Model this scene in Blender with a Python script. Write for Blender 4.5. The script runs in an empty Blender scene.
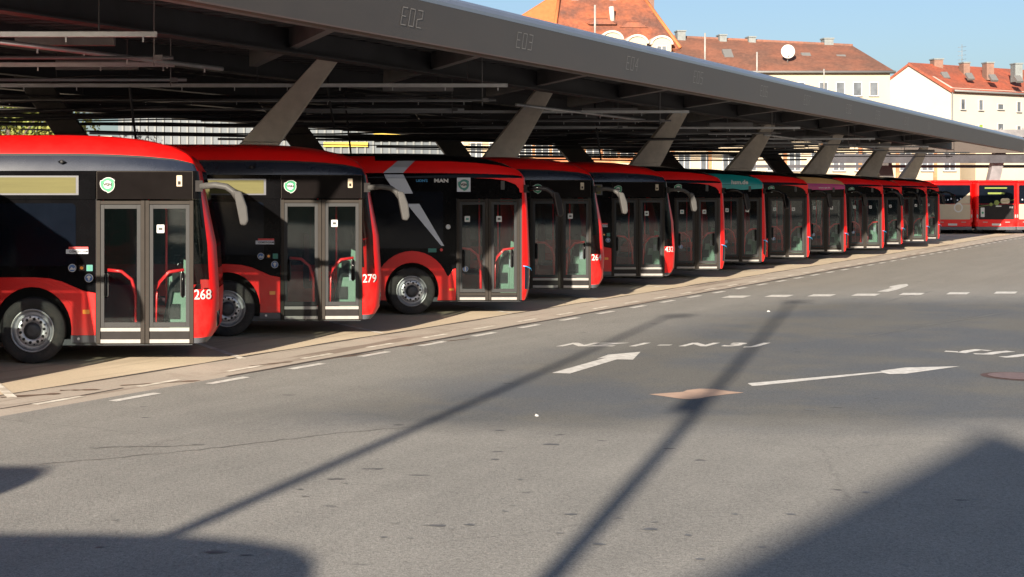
import bpy, math, random
from mathutils import Vector, Matrix
random.seed(7)
PI = math.pi
D = bpy.data
scene = bpy.context.scene
col = scene.collection

# ------------------------------------------------------------------ camera model
F, U0, V0, HC = 1500.0, 300.0, 195.0, 2.45
def at(u, v, d):                      # a point seen at pixel (u, v), at distance d in front of the camera
    return Vector(((u-U0)/F*d, d, HC+(V0-v)/F*d))
RUSTC = (.13, .085, .06)
def gnd(u, v, z=0.0):
    d = F*(HC-z)/(v-V0)
    return Vector(((u-U0)/F*d, d, z))
SUNM = 0.31                           # drop per metre of depth
SUNX = 0.416

# ------------------------------------------------------------------ materials
def newmat(name):
    m = D.materials.new(name); m.use_nodes = True
    return m, m.node_tree.nodes, m.node_tree.links, m.node_tree.nodes['Principled BSDF']
def mat(name, color, rough=0.5, metal=0.0, var=0.0, scale=3.0, bump=0.0, bscale=40.0, coat=0.0, spec=0.5,
        color2=None, mixscale=0.5, stretch=None, dirt=0.0):
    m, n, l, p = newmat(name)
    p.inputs['Roughness'].default_value = rough
    p.inputs['Metallic'].default_value = metal
    p.inputs['Specular IOR Level'].default_value = spec
    p.inputs['Coat Weight'].default_value = coat
    p.inputs['Coat Roughness'].default_value = 0.06
    c = (*color, 1)
    p.inputs['Base Color'].default_value = c
    if var or color2 or bump:
        tc = n.new('ShaderNodeTexCoord'); mp = n.new('ShaderNodeMapping')
        l.new(tc.outputs['Object'], mp.inputs['Vector'])
        if stretch: mp.inputs['Scale'].default_value = stretch
    out = None
    if color2:
        t = n.new('ShaderNodeTexNoise'); t.inputs['Scale'].default_value = mixscale; t.inputs['Detail'].default_value = 6
        l.new(mp.outputs['Vector'], t.inputs['Vector'])
        r = n.new('ShaderNodeValToRGB'); r.color_ramp.elements[0].position = .4; r.color_ramp.elements[1].position = .62
        r.color_ramp.elements[0].color = c; r.color_ramp.elements[1].color = (*color2, 1)
        l.new(t.outputs['Fac'], r.inputs['Fac']); out = r.outputs['Color']
    if var:
        t = n.new('ShaderNodeTexNoise'); t.inputs['Scale'].default_value = scale; t.inputs['Detail'].default_value = 8
        t.inputs['Roughness'].default_value = .65
        l.new(mp.outputs['Vector'], t.inputs['Vector'])
        mr = n.new('ShaderNodeMapRange'); mr.inputs['From Min'].default_value = .3; mr.inputs['From Max'].default_value = .7
        mr.inputs['To Min'].default_value = 1-var; mr.inputs['To Max'].default_value = 1+var
        l.new(t.outputs['Fac'], mr.inputs['Value'])
        mx = n.new('ShaderNodeMix'); mx.data_type = 'RGBA'; mx.blend_type = 'MULTIPLY'; mx.inputs['Factor'].default_value = 1
        if out: l.new(out, mx.inputs[6])
        else: mx.inputs[6].default_value = c
        l.new(mr.outputs['Result'], mx.inputs[7]); out = mx.outputs[2]
        rr = n.new('ShaderNodeMapRange'); rr.inputs['To Min'].default_value = max(0, rough-.12*min(1,var*4)); rr.inputs['To Max'].default_value = min(1, rough+.12*min(1,var*4))
        l.new(t.outputs['Fac'], rr.inputs['Value']); l.new(rr.outputs['Result'], p.inputs['Roughness'])
    if dirt:
        tc2 = n.new('ShaderNodeTexCoord'); sx = n.new('ShaderNodeSeparateXYZ'); l.new(tc2.outputs['Object'], sx.inputs[0])
        q = n.new('ShaderNodeMapRange'); q.inputs['From Min'].default_value = .3; q.inputs['From Max'].default_value = 1.15; q.inputs['To Min'].default_value = dirt; q.inputs['To Max'].default_value = dirt*.12
        l.new(sx.outputs[2], q.inputs['Value'])
        t2 = n.new('ShaderNodeTexNoise'); t2.inputs['Scale'].default_value = 3.5; t2.inputs['Detail'].default_value = 8; t2.inputs['Roughness'].default_value = .75; l.new(tc2.outputs['Object'], t2.inputs['Vector'])
        q2 = n.new('ShaderNodeMapRange'); q2.inputs['From Min'].default_value = .38; q2.inputs['From Max'].default_value = .66; l.new(t2.outputs['Fac'], q2.inputs['Value'])
        mu = n.new('ShaderNodeMath'); mu.operation = 'MULTIPLY'; l.new(q.outputs[0], mu.inputs[0]); l.new(q2.outputs[0], mu.inputs[1])
        m3 = n.new('ShaderNodeMix'); m3.data_type = 'RGBA'; l.new(mu.outputs[0], m3.inputs[0]); m3.inputs[7].default_value = (.13, .10, .08, 1)
        if out: l.new(out, m3.inputs[6])
        else: m3.inputs[6].default_value = c
        out = m3.outputs[2]
    if out: l.new(out, p.inputs['Base Color'])
    if bump:
        t = n.new('ShaderNodeTexNoise'); t.inputs['Scale'].default_value = bscale; t.inputs['Detail'].default_value = 4
        l.new(mp.outputs['Vector'], t.inputs['Vector'])
        b = n.new('ShaderNodeBump'); b.inputs['Strength'].default_value = bump; b.inputs['Distance'].default_value = .02
        l.new(t.outputs['Fac'], b.inputs['Height']); l.new(b.outputs['Normal'], p.inputs['Normal'])
    return m
def glassmat(name, tint, see, gloss=0.09):
    m = D.materials.new(name); m.use_nodes = True
    n, l = m.node_tree.nodes, m.node_tree.links
    n.clear()
    o = n.new('ShaderNodeOutputMaterial'); tr = n.new('ShaderNodeBsdfTransparent'); g = n.new('ShaderNodeBsdfGlossy')
    df = n.new('ShaderNodeBsdfDiffuse'); df.inputs['Color'].default_value = (*tint, 1)
    tr.inputs['Color'].default_value = (see*.94, see, see*.985, 1)
    g.inputs['Roughness'].default_value = .03
    fr = n.new('ShaderNodeFresnel'); fr.inputs['IOR'].default_value = 1.33
    ad = n.new('ShaderNodeMath'); ad.operation = 'ADD'; ad.inputs[1].default_value = gloss; l.new(fr.outputs[0], ad.inputs[0])
    m0 = n.new('ShaderNodeMixShader'); m0.inputs[0].default_value = .02
    l.new(tr.outputs[0], m0.inputs[1]); l.new(df.outputs[0], m0.inputs[2])
    m1 = n.new('ShaderNodeMixShader'); l.new(ad.outputs[0], m1.inputs[0]); l.new(m0.outputs[0], m1.inputs[1]); l.new(g.outputs[0], m1.inputs[2])
    l.new(m1.outputs[0], o.inputs[0])
    return m

RED = mat('red_paint', (.60, .0035, .0035), .34, var=.05, scale=1.5, coat=.15, spec=.3, dirt=.30)
REDARCH = mat('red_arch_paint', (.62, .004, .0035), .36, var=.05, scale=1.5, coat=.15, spec=.3, dirt=.30)
BLK = mat('black_panel', (.003, .003, .0035), .05, var=.25, scale=2, spec=.12)
BLKM = mat('black_rubber', (.012, .012, .013), .7, var=.3, scale=6)
NAVY = mat('dark_blue_fairing', (.010, .014, .026), .2, var=.12, scale=1.2, coat=.2)
PANE = mat('tinted_pane', (.003, .0045, .008), .03, var=.35, scale=.8, spec=.22, bump=.04, bscale=1.5)
DGLASS = glassmat('door_glass', (.03, .05, .05), .84, .035)
WGLASS = glassmat('windscreen_glass', (.03, .05, .045), .5, .02)
FRAME = mat('door_frame_metal', (.028, .024, .021), .6, .0, spec=.08, var=.12, scale=5)
DGREY = mat('dark_grey_panel', (.018, .016, .016), .5, spec=.1, var=.2, scale=5)
SKIRT = mat('grey_skirt', (.06, .062, .072), .5, var=.15, scale=5)
BAR = mat('white_sill_bar', (.23, .22, .21), .4, var=.1, scale=9)
YEL = mat('display_yellow', (.095, .088, .036), .6, spec=.1, var=.1, scale=3, stretch=(.3, 1, 6))
TYRE = mat('tyre', (.016, .016, .017), .85, var=.35, scale=9, bump=.2, dirt=.35)
RIM = mat('rim_silver', (.42, .42, .44), .38, .7, var=.2, scale=8)
HUB = mat('hub_grey', (.06, .06, .065), .5, .4, var=.3, scale=9)
SILV = mat('silver_foil', (.36, .38, .43), .4, .3, var=.06, scale=3)
MIRR = mat('mirror_grey', (.05, .049, .048), .5, .0, spec=.15, var=.08, scale=7)
WHITE = mat('white_print', (.40, .40, .39), .5)
GREEN = mat('green_print', (.008, .17, .075), .5)
TEALP = mat('teal_print', (.015, .14, .12), .5)
BLUEP = mat('blue_print', (.02, .08, .25), .5)
SKYBL = mat('light_blue_print', (.02, .22, .45), .5)
REDP = mat('red_print', (.5, .03, .03), .5)
ORNG = mat('amber_lens', (.75, .26, .02), .3, coat=.5)
RAIL = mat('red_handrail', (.80, .02, .025), .3, coat=.5)
PGRN = mat('pale_green_cabin', (.15, .235, .18), .5, var=.1)
INTER = mat('interior_grey', (.05, .055, .06), .7, var=.2)
SEATM = mat('seat_fabric', (.07, .02, .03), .9, var=.3, scale=20)
TEAL = mat('teal_paint', (.0, .20, .20), .35, var=.05, coat=.4)
MAGENTA = mat('magenta_paint', (.32, .0, .12), .35, var=.05, coat=.4)
GOLD = mat('gold_paint', (.42, .25, .10), .4, var=.08, coat=.3)
CREAM = mat('cream_foil', (.34, .28, .20), .45, var=.05)
LIME = mat('lime_print', (.13, .165, .03), .5)
LAMPB = mat('headlight_lens', (.01, .012, .02), .08, spec=.8)
REDL = mat('tail_lamp', (.5, .01, .01), .2, coat=.6)

# ------------------------------------------------------------------ mesh builder
class MB:
    def __init__(s): s.v = []; s.f = []; s.m = []; s.mats = []; s.sm = []
    def mi(s, m):
        if m not in s.mats: s.mats.append(m)
        return s.mats.index(m)
    def add(s, verts, faces, m, smooth=False):
        b = len(s.v); s.v += [tuple(p) for p in verts]; k = s.mi(m)
        for f in faces: s.f.append([b+i for i in f]); s.m.append(k); s.sm.append(smooth)
        return s
    def box(s, x0, x1, y0, y1, z0, z1, m):
        v = [(x0,y0,z0),(x1,y0,z0),(x1,y1,z0),(x0,y1,z0),(x0,y0,z1),(x1,y0,z1),(x1,y1,z1),(x0,y1,z1)]
        return s.add(v, [(0,3,2,1),(4,5,6,7),(0,1,5,4),(1,2,6,5),(2,3,7,6),(3,0,4,7)], m)
    def hexa(s, bot, top, m):         # any two matching polygons
        n = len(bot)
        fs = [list(range(n))[::-1], list(range(n, 2*n))] + [(i, (i+1) % n, n+(i+1) % n, n+i) for i in range(n)]
        return s.add(list(bot)+list(top), fs, m)
    def slab(s, poly, y0, y1, m):     # polygon in x,z extruded in y
        return s.hexa([(x, y0, z) for x, z in poly], [(x, y1, z) for x, z in poly], m)
    def sheet(s, poly, z0, z1, m):    # polygon in x,y extruded in z
        return s.hexa([(p[0], p[1], z0) for p in poly], [(p[0], p[1], z1) for p in poly], m)
    def tube(s, pts, r, m, n=8, r1=None, smooth=True):
        pts = [Vector(p) for p in pts]; N = len(pts); vs = []; fs = []
        up = Vector((0, 0, 1))
        for i, p in enumerate(pts):
            t = (pts[min(i+1, N-1)]-pts[max(i-1, 0)]).normalized()
            a = t.cross(up)
            if a.length < .1: a = t.cross(Vector((1, 0, 0)))
            a.normalize(); b = t.cross(a)
            rr = r if r1 is None else r+(r1-r)*i/(N-1)
            for k in range(n):
                an = 2*PI*k/n; vs.append(p+a*math.cos(an)*rr+b*math.sin(an)*rr)
        for i in range(N-1):
            for k in range(n):
                fs.append((i*n+k, i*n+(k+1) % n, (i+1)*n+(k+1) % n, (i+1)*n+k))
        fs.append(list(range(n))[::-1]); fs.append([(N-1)*n+k for k in range(n)])
        return s.add(vs, fs, m, smooth)
    def lathe(s, prof, c, m, n=32, ax='y', smooth=True):   # prof list of (radius, offset along axis)
        vs = []; fs = []
        for r, o in prof:
            for k in range(n):
                a = 2*PI*k/n
                if ax == 'y': vs.append((c[0]+r*math.cos(a), c[1]+o, c[2]+r*math.sin(a)))
                else: vs.append((c[0]+r*math.cos(a), c[1]+r*math.sin(a), c[2]+o))
        for i in range(len(prof)-1):
            for k in range(n): fs.append((i*n+k, i*n+(k+1) % n, (i+1)*n+(k+1) % n, (i+1)*n+k))
        return s.add(vs, fs, m, smooth)
    def build(s, name, parent=None, bevel=0):
        me = D.meshes.new(name); me.from_pydata(s.v, [], s.f)
        for m in s.mats: me.materials.append(m)
        for i, p in enumerate(me.polygons): p.material_index = s.m[i]; p.use_smooth = s.sm[i]
        me.update()
        o = D.objects.new(name, me); col.objects.link(o)
        if parent: o.parent = parent
        if bevel:
            b = o.modifiers.new('bevel', 'BEVEL'); b.width = bevel; b.segments = 2; b.limit_method = 'ANGLE'
        return o
def struct(o, k='structure'): o['kind'] = k; return o
def tag(o, label, cat, group=None):
    o['label'] = label; o['category'] = cat
    if group: o['group'] = group
    return o
def empty(name, loc, rz=0):
    o = D.objects.new(name, None); col.objects.link(o); o.location = loc; o.rotation_euler = (0, 0, rz); return o
KIDS = {}
def copy_tree(o, parent=None):
    c = o.copy(); col.objects.link(c); c.parent = parent
    for ch in [x for x in D.objects if x.parent == o]: copy_tree(ch, c)
    return c
def circ(cx, cz, r, n=20): return [(cx+r*math.cos(2*PI*i/n), cz+r*math.sin(2*PI*i/n)) for i in range(n)]
def rrect(x0, x1, z0, z1, r, n=5):
    p = []
    for cx, cz, a0 in ((x1-r, z0+r, -90), (x1-r, z1-r, 0), (x0+r, z1-r, 90), (x0+r, z0+r, 180)):
        for i in range(n+1):
            a = math.radians(a0+90*i/n); p.append((cx+r*math.cos(a), cz+r*math.sin(a)))
    return p
def text(s, size, m, parent, mtx, name='lettering', bold=0.0, xs=1.0, ext=.002):
    cu = D.curves.new(name, 'FONT'); cu.body = s; cu.size = size; cu.offset = bold; cu.extrude = ext
    cu.align_x = 'CENTER'; cu.align_y = 'CENTER'; cu.resolution_u = 3
    t = D.objects.new(name, cu); col.objects.link(t)
    bpy.context.view_layer.update()
    me = D.meshes.new_from_object(t.evaluated_get(bpy.context.evaluated_depsgraph_get()))
    D.objects.remove(t); me.name = name
    me.transform(mtx @ Matrix.Diagonal((xs, 1, 1, 1)))
    me.materials.clear(); me.materials.append(m)
    o = D.objects.new(name, me); col.objects.link(o); o.parent = parent
    return o
def mside(x, y, z):                    # text on a side facing -y
    return Matrix.Translation((x, y, z)) @ Matrix.Rotation(PI/2, 4, 'X')

# ------------------------------------------------------------------ buses
W = 2.55
def interp(tab, x):
    if x <= tab[0][0]: return tab[0][1]
    for (a, b), (c, d) in zip(tab, tab[1:]):
        if x <= c: return b+(d-b)*(x-a)/(c-a)
    return tab[-1][1]
SPEC = {
 'citaro': dict(xf=[(.30,.20),(.38,.27),(.52,.35),(1.0,.375),(1.73,.33),(2.39,.19),(2.8,.11)],
    rings=[(2.80,0,0),(2.90,.015,.01),(3.02,.05,.03),(3.055,.065,.035),(3.17,.11,.05),(3.26,.20,.12),(3.32,.42,.32),(3.35,.8,.75)],
    h=[(-1.9,1),(-1.3,.97),(-.73,.86),(-.3,.70),(-.05,.50),(.11,.15)]),
 'lion': dict(xf=[(.30,.12),(.42,.19),(.7,.23),(1.0,.23),(2.0,.19),(2.5,.15),(2.8,.10)],
    rings=[(2.80,0,0),(2.84,.005,.0),(2.90,.02,.01),(3.02,.05,.02),(3.15,.12,.06),(3.25,.30,.3),(3.30,.55,.6),(3.32,.8,1.0)],
    h=[(-2.2,1),(-1.5,.97),(-.9,.88),(-.45,.74),(-.1,.52),(.10,.18)]),
}
NSIDE = [-11.6, -9, -7, -5, -4, -3, -2.4, -1.9, -1.5, -1.2, -.9, -.65, -.45, -.3, -.15, -.0]
PHI = [12, 24, 36, 45, 56, 66, 78]
ZL = [.30, .38, .52, .75, 1.0, 1.08, 1.4, 1.73, 2.1, 2.39, 2.55, 2.68, 2.80]
def ring(spec, z, inset, fin, top):
    xf = interp(spec['xf'], min(z, 2.8)) - fin
    a = max(.06, min(.33, xf+fin-.01)); a = a + fin*.3
    b = .42
    near = []
    for x in NSIDE:
        near.append([min(x, xf-a), inset])
    for p in PHI:
        r = math.radians(p); near.append([xf-a+a*math.sin(r), inset+b-b*math.cos(r)])
    near.append([xf+.005, .75]); near.append([xf+.03, W/2-.001])
    for q in near: q[1] = min(q[1], W/2-.001)
    far = [[x, W-y] for x, y in near[::-1]]
    pts = near+far
    out = []
    for x, y in pts:
        zz = z
        if z > 2.8: zz = 2.8+(z-2.8)*interp(spec['h'], x)
        out.append((x, y, zz))
    return out
def shell(kind, root):
    spec = SPEC[kind]; R = []
    for z in ZL: R.append(ring(spec, z, 0, 0, False))
    nz = len(R)
    for z, i, f in spec['rings'][1:]: R.append(ring(spec, z, i, f, True))
    n = len(R[0]); ns = len(NSIDE); nn = n//2
    parts = {}
    SIDE = [0]; SPLIT = ('corner_window', 'corner_panel', 'headlight', 'roof_fairing')
    def put(part, m, q, smooth=True):
        parts.setdefault((part, SIDE[0] if part in SPLIT else 0), MB()).add(q, [tuple(range(len(q)))], m, smooth)
    for j in range(len(R)-1):
        for i in range(n):
            k = (i+1) % n
            q = [R[j][i], R[j][k], R[j+1][k], R[j+1][i]]
            zc = (q[0][2]+q[2][2])/2
            far = i >= nn; ii = i if not far else n-2-i      # mirrored segment index
            rear = (i == n-1); SIDE[0] = int(far)
            if j < nz-1:
                z0 = ZL[j]
                if rear:
                    put('rear_panel', BLK if z0 >= 1.0 else RED, q, False); continue
                if ii < ns-1:
                    if not far: continue                      # near side is built of panels
                    put('body', RED, q, False) if z0 < 1.0 else put('far_glazing', WGLASS if (z0 < 2.3 and z0 >= 1.0) else BLK, q, False)
                    continue
                c = ii-(ns-1)                                 # 0.. corner segments
                if kind == 'citaro':
                    if 1.07 < z0 < 2.7 and c < 3: put('corner_window' if z0 < 2.38 else 'corner_panel', WGLASS if z0 < 2.38 else BLK, q)
                    elif 1.07 < z0 < 2.3 and c >= 7: put('windscreen', WGLASS, q)
                    elif z0 >= 2.3 and c >= 7: put('front_display', BLK, q)
                    elif .5 < z0 < .75 and c in (6, 7): put('headlight', LAMPB, q)
                    elif z0 < .37: put('bumper', SKIRT, q)
                    else: put('body', RED, q)
                else:
                    if .5 < z0 < 1.0 and 1 <= c <= 6: put('headlight', LAMPB, q)
                    elif 1.0 < z0 < 2.3 and c >= 6: put('windscreen', WGLASS, q)
                    elif z0 >= 2.3 and c >= 6: put('front_display', BLK, q)
                    else: put('body', REDARCH, q)
            else:
                r = j-(nz-1)
                if kind == 'citaro':
                    if r < 2 and ii < ns+1: put('roof_fairing', NAVY, q)
                    elif r == 2 and ii < ns+1: put('roof_groove', BLKM, q)
                    else: put('roof', RED, q)
                else:
                    if r < 2 and ii < ns-1: put('roof_fairing', BLK, q)
                    elif r in (2, 3) or (r < 2): put('roof_arch', REDARCH, q)
                    elif ii < 5 and r < 5: put('roof_arch', REDARCH, q)
                    else: put('roof', BLK, q)
    T = R[-1]
    for i in range(nn-1):
        put('roof', RED if kind == 'citaro' else BLK, [T[i], T[i+1], T[n-2-i], T[n-1-i]])
    obs = {}
    for (k, sd_), mb in parts.items():
        o = mb.build(k, root)
        wd = o.modifiers.new('weld', 'WELD'); wd.merge_threshold = .0005
        if k == 'body': pass
        obs[k] = o
    return obs
def wheel(cx, root, kind, y0=.03):
    cz = .485
    t = MB()
    t.lathe([(.30,.03),(.33,.0),(.40,-.008),(.455,.004),(.478,.03),(.482,.10),(.482,.20),(.475,.27),(.44,.30),(.30,.30)], (cx, y0, cz), TYRE, 40)
    w = t.build('wheel', root)
    r = MB()
    r.lathe([(.315,-.004),(.300,-.010),(.290,.0),(.284,.03),(.27,.055),(.235,.06)], (cx, y0, cz), RIM if kind != 'lion' else RIM, 40)
    r.lathe([(.300,-.012),(.306,-.014),(.312,-.008)], (cx, y0, cz), BAR, 40)
    r.lathe([(.235,.055),(.225,-.0),(.215,-.008),(.125,-.008),(.12,.0)], (cx, y0, cz), RIM, 40)
    r.build('rim', w)
    h = MB()
    h.lathe([(.125,.004),(.12,-.02),(.10,-.045),(.06,-.05),(.0001,-.05)], (cx, y0, cz), HUB, 24)
    for k in range(10):
        a = 2*PI*k/10+.15
        h.lathe([(.0225,-.007),(.0225,-.011),(.0001,-.012)], (cx+.172*math.cos(a), y0, cz+.172*math.sin(a)), BLKM, 10)
    for k in range(10):
        a = 2*PI*k/10+.15+PI/10
        h.lathe([(.014,-.006),(.013,-.03),(.0001,-.032)], (cx+.20*math.cos(a), y0, cz+.20*math.sin(a)), HUB, 8)
    h.build('hub', w)
def arch(cx, cz, a, b, z0, n=18, cw=False):
    t0 = math.asin(max(-1, (z0-cz)/b))
    pts = [(cx+a*math.cos(t0+(PI-2*t0)*i/n), cz+b*math.sin(t0+(PI-2*t0)*i/n)) for i in range(n+1)]
    return pts
def badge(x, z, r, root, y=-.014, square=False):
    b = MB()
    if square:
        b.slab([(x-r*1.15, z-r*1.2), (x+r*1.15, z-r*1.2), (x+r*1.15, z+r*1.2), (x-r*1.15, z+r*1.2)], y, y+.006, SILV)
        y -= .003
    def swirl(k):
        p = []
        for i in range(36):
            a = 2*PI*i/36
            rr = r*(k+.20*(((-a/(2*PI)*3) % 1)**2)*(1 if k > .7 else .5))
            p.append((x+rr*math.cos(a+.35), z+rr*math.sin(a+.35)))
        return p
    b.slab([(x+(px-x)*1.07, z+(pz-z)*1.07) for px, pz in swirl(.9)], y, y+.006, WHITE)
    b.slab(swirl(.88), y-.003, y+.003, GREEN if not square else TEALP)
    b.slab(circ(x, z, r*.56, 24), y-.006, y, WHITE)
    o = b.build('logo_badge', root)
    text('VGN', r*.52, D.materials['print_black'], o, mside(x, y-.008, z), 'lettering', .004)
    return o
PBLACK = mat('print_black', (.02, .02, .02), .5)
def stickers(root, kind):
    b = MB()
    if kind == 'citaro':
        b.slab(circ(-1.75, 1.395, .058), -.016, -.010, WHITE); b.slab(circ(-1.75, 1.395, .05), -.018, -.012, BLUEP)
        b.slab([(-1.79,1.37),(-1.76,1.41),(-1.73,1.385),(-1.71,1.41),(-1.71,1.37)], -.020, -.016, WHITE)
        b.slab(rrect(-1.655,-1.575,1.35,1.44,.01), -.016, -.010, DGREY); b.slab(circ(-1.615,1.395,.024), -.019, -.014, ORNG)
        b.slab(rrect(-1.545,-1.455,1.35,1.44,.008), -.016, -.010, TEALP); b.slab(rrect(-1.525,-1.495,1.37,1.42,.005), -.019, -.014, GREEN)
        b.slab(circ(-1.51, 1.25, .062), -.016, -.010, WHITE); b.slab(circ(-1.51, 1.25, .054), -.018, -.012, BLUEP)
        b.slab([(-1.52,1.215),(-1.50,1.215),(-1.495,1.25),(-1.475,1.26),(-1.50,1.285),(-1.52,1.285),(-1.545,1.26),(-1.525,1.25)], -.021, -.016, WHITE)
        b.slab(rrect(-1.84,-1.52,1.60,1.665,.006), -.016, -.010, SILV); b.slab(rrect(-1.80,-1.52,1.667,1.70,.004), -.016, -.010, REDP)
        o = b.build('stickers', root)
        text('GEMEINSAM', .05, PBLACK, o, mside(-1.66, -.018, 1.632), 'lettering', .001)
        s = MB(); s.slab(rrect(-.245,-.165,2.575,2.735,.008), -.019, -.012, CREAM); s.slab(rrect(-.225,-.185,2.60,2.65,.003), -.022, -.018, DGREY)
        s.build('side_camera', root)
    else:
        b.slab(circ(-1.52, 1.80, .05), -.016, -.010, WHITE); b.slab(circ(-1.52, 1.80, .025), -.018, -.012, SILV)
        b.slab(rrect(-1.93,-1.76,1.28,1.36,.006), -.016, -.010, TEALP); b.slab(circ(-1.66,1.33,.03), -.016, -.010, REDP)
        b.build('stickers', root)
        s = MB(); s.slab(rrect(-.44,-.36,2.56,2.74,.008), -.019, -.012, MIRR); s.build('side_camera', root)
def door(root, kind):
    f = MB(); x0, x1 = (-1.40, 0.0) if kind == 'citaro' else (-1.34, -.05)
    xm = (x0+x1)/2
    for a, b in ((x0, x0+.055), (xm-.062, xm-.004), (xm+.004, xm+.062), (x1-.055, x1)):
        f.box(a, b, -.022, .05, .30, 2.37, FRAME)
    f.box(x0+.055, xm-.062, -.018, .05, 2.315, 2.365, FRAME); f.box(xm+.062, x1-.055, -.018, .05, 2.315, 2.365, FRAME)
    f.box(x0+.056, x1-.056, .0, .10, .295, .305, DGREY)
    f.box(x0-.01, x0, -.012, .05, .30, 2.39, BLKM); 
    f.build('door_frame', root, .004)
    for s in (0, 1):
        a, b = (x0+.056, xm-.063) if s == 0 else (xm+.063, x1-.056)
        l = MB()
        zb = .475 if kind == 'citaro' else .40
        l.box(a, a+.055, -.006, .04, zb+.06, 2.31, BLKM); l.box(b-.055, b, -.006, .04, zb+.06, 2.31, BLKM)
        l.box(a+.055, b-.055, -.006, .04, zb+.06, zb+.13, BLKM); l.box(a+.055, b-.055, -.006, .04, 2.25, 2.31, BLKM)
        l.box(a, b, -.002, .04, .36, zb, DGREY)
        L = l.build('door_leaf', root, .003)
        g = MB(); g.box(a+.055, b-.055, .008, .016, zb+.13, 2.25, DGLASS); g.build('glass', L)
        h = MB(); h.box(a+.002, b-.002, -.014, .04, zb, zb+.052, BAR if kind == 'citaro' else FRAME); h.box(a+.002, b-.002, -.02, .04, .305, .36, BAR)
        h.build('sill_bar', L, .003)
        hd = MB(); hx = a+.075 if s == 0 else b-.10
        hd.tube([(hx, .0, .98), (hx, -.03, 1.0), (hx, -.03, 1.3), (hx, .0, 1.32)], .022, BLK, 8)
        hd.slab(rrect(hx-.035, hx+.04, .98, 1.32, .02), -.012, .004, BLKM); hd.build('handle', L)
        if s == 1 or kind == 'lion':
            st = MB(); sx = a+.16; st.slab(rrect(sx-.055, sx+.055, 1.90, 2.02, .01), .000, .006, WHITE)
            st.slab(rrect(sx-.03, sx+.03, 1.94, 1.98, .005), -.003, .002, TEALP if s == 0 else PBLACK); st.build('sticker', L)
        if kind == 'lion' and s == 0:
            st = MB(); st.slab(circ(a+.12, .94, .06), .0, .006, WHITE); st.slab(circ(a+.12, .94, .052), -.003, .003, BLUEP); st.slab(rrect(a+.105, a+.135, .90, .985, .01), -.006, .0, WHITE); st.build('sticker', L)
def interior(root, kind):
    b = MB(); b.box(-11.4, .0, .56, W-.06, .27, .36, BLKM); b.box(-1.9, -.02, .06, .56, .27, .355, INTER)
    b.box(-11.4, -8.95, .12, .55, .3, .45, BLKM); b.box(-7.5, -3.05, .12, .55, .3, .45, BLKM)
    b.box(-11.4, .05, .1, W-.1, 2.74, 2.78, INTER)
    b.build('floor_and_ceiling', root)
    r = MB()
    for (pts, cx) in (([(-1.25,1.36),(-1.05,1.34),(-.90,1.22),(-.84,1.0),(-.83,.4)], 0), ([(-.56,.4),(-.55,1.0),(-.50,1.18),(-.36,1.33),(-.14,1.36)], 0)):
        r.tube([(x, .09, z) for x, z in pts], .026, RAIL)
    r.tube([(-1.36,.5,.36),(-1.36,.5,2.5)], .018, RAIL); r.tube([(-.72,1.0,.36),(-.72,1.0,2.7)], .018, RAIL)
    r.build('handrails', root)
    c = MB()
    c.slab([(-.42,.38),(-.05,.38),(-.05,1.18),(-.18,1.32),(-.42,1.22)], .45, .49, PGRN)
    c.box(-.05, .02, .95, 2.3, .38, 1.02, DGREY)
    c.slab([(-.20,.42),(-.04,.42),(-.04,1.45),(-.16,1.5)], .38, .42, PGRN)
    c.box(-.33, -.20, .40, .44, 1.02, 1.30, DGREY); c.box(-.40, -.22, .425, .445, .62, .84, BLKM); c.box(-.20, -.12, .375, .385, .95, 1.12, SILV)
    c.tube([(-.42,.44,.38),(-.42,.44,2.3)], .016, RAIL); c.slab([(-.5,.4),(-.44,.4),(-.30,1.15),(-.36,1.18)], .40, .43, BLKM)
    c.build('driver_cabin', root)
    d = MB(); d.slab(rrect(-.95,-.86,.8,1.75,.03), 1.35, 1.85, SEATM); d.slab(rrect(-.95,-.4,.75,.86,.03), 1.35, 1.85, SEATM)
    d.build('driver_seat', root)
    st = MB()
    for x in (-2.6, -3.5, -4.4, -5.3, -6.2):
        for y in (1.5, ):
            st.slab([(x, .8), (x+.42, .8), (x+.42, .88), (x+.1, .9), (x+.02, 1.5), (x-.06, 1.5)], y, y+.9, SEATM)
    st.box(-1.62, -1.55, .62, 1.0, .4, 1.3, PGRN)
    st.build('seat', root)
def mirrors(root, kind):
    for s, y0, sg in ((0, -.01, -1),):
        m = MB(); A = MIRR if kind == 'citaro' else BLK
        m.box(.03, .135, min(y0, y0+.07*sg), max(y0, y0+.07*sg), 2.50, 2.66, DGREY)
        m.tube([(.10, y0+.05*sg, 2.575), (.32, y0+.10*sg, 2.595), (.48, y0+.14*sg, 2.57), (.58, y0+.17*sg, 2.50), (.64, y0+.18*sg, 2.40)], .048, A, 10)
        o = m.build('mirror_arm', root, 0)
        h = MB()
        pts = [(.58, 2.52), (.70, 2.50), (.78, 2.28), (.80, 2.08), (.76, 2.01), (.68, 2.02), (.64, 2.22)]
        yc = y0+.19*sg
        h.slab(pts, yc-.09, yc+.09, A); h.build('mirror_housing', o, .025)
        g = MB(); g.box(.655, .66, yc-.09, yc+.09, 2.06, 2.40, RIM); 
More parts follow.
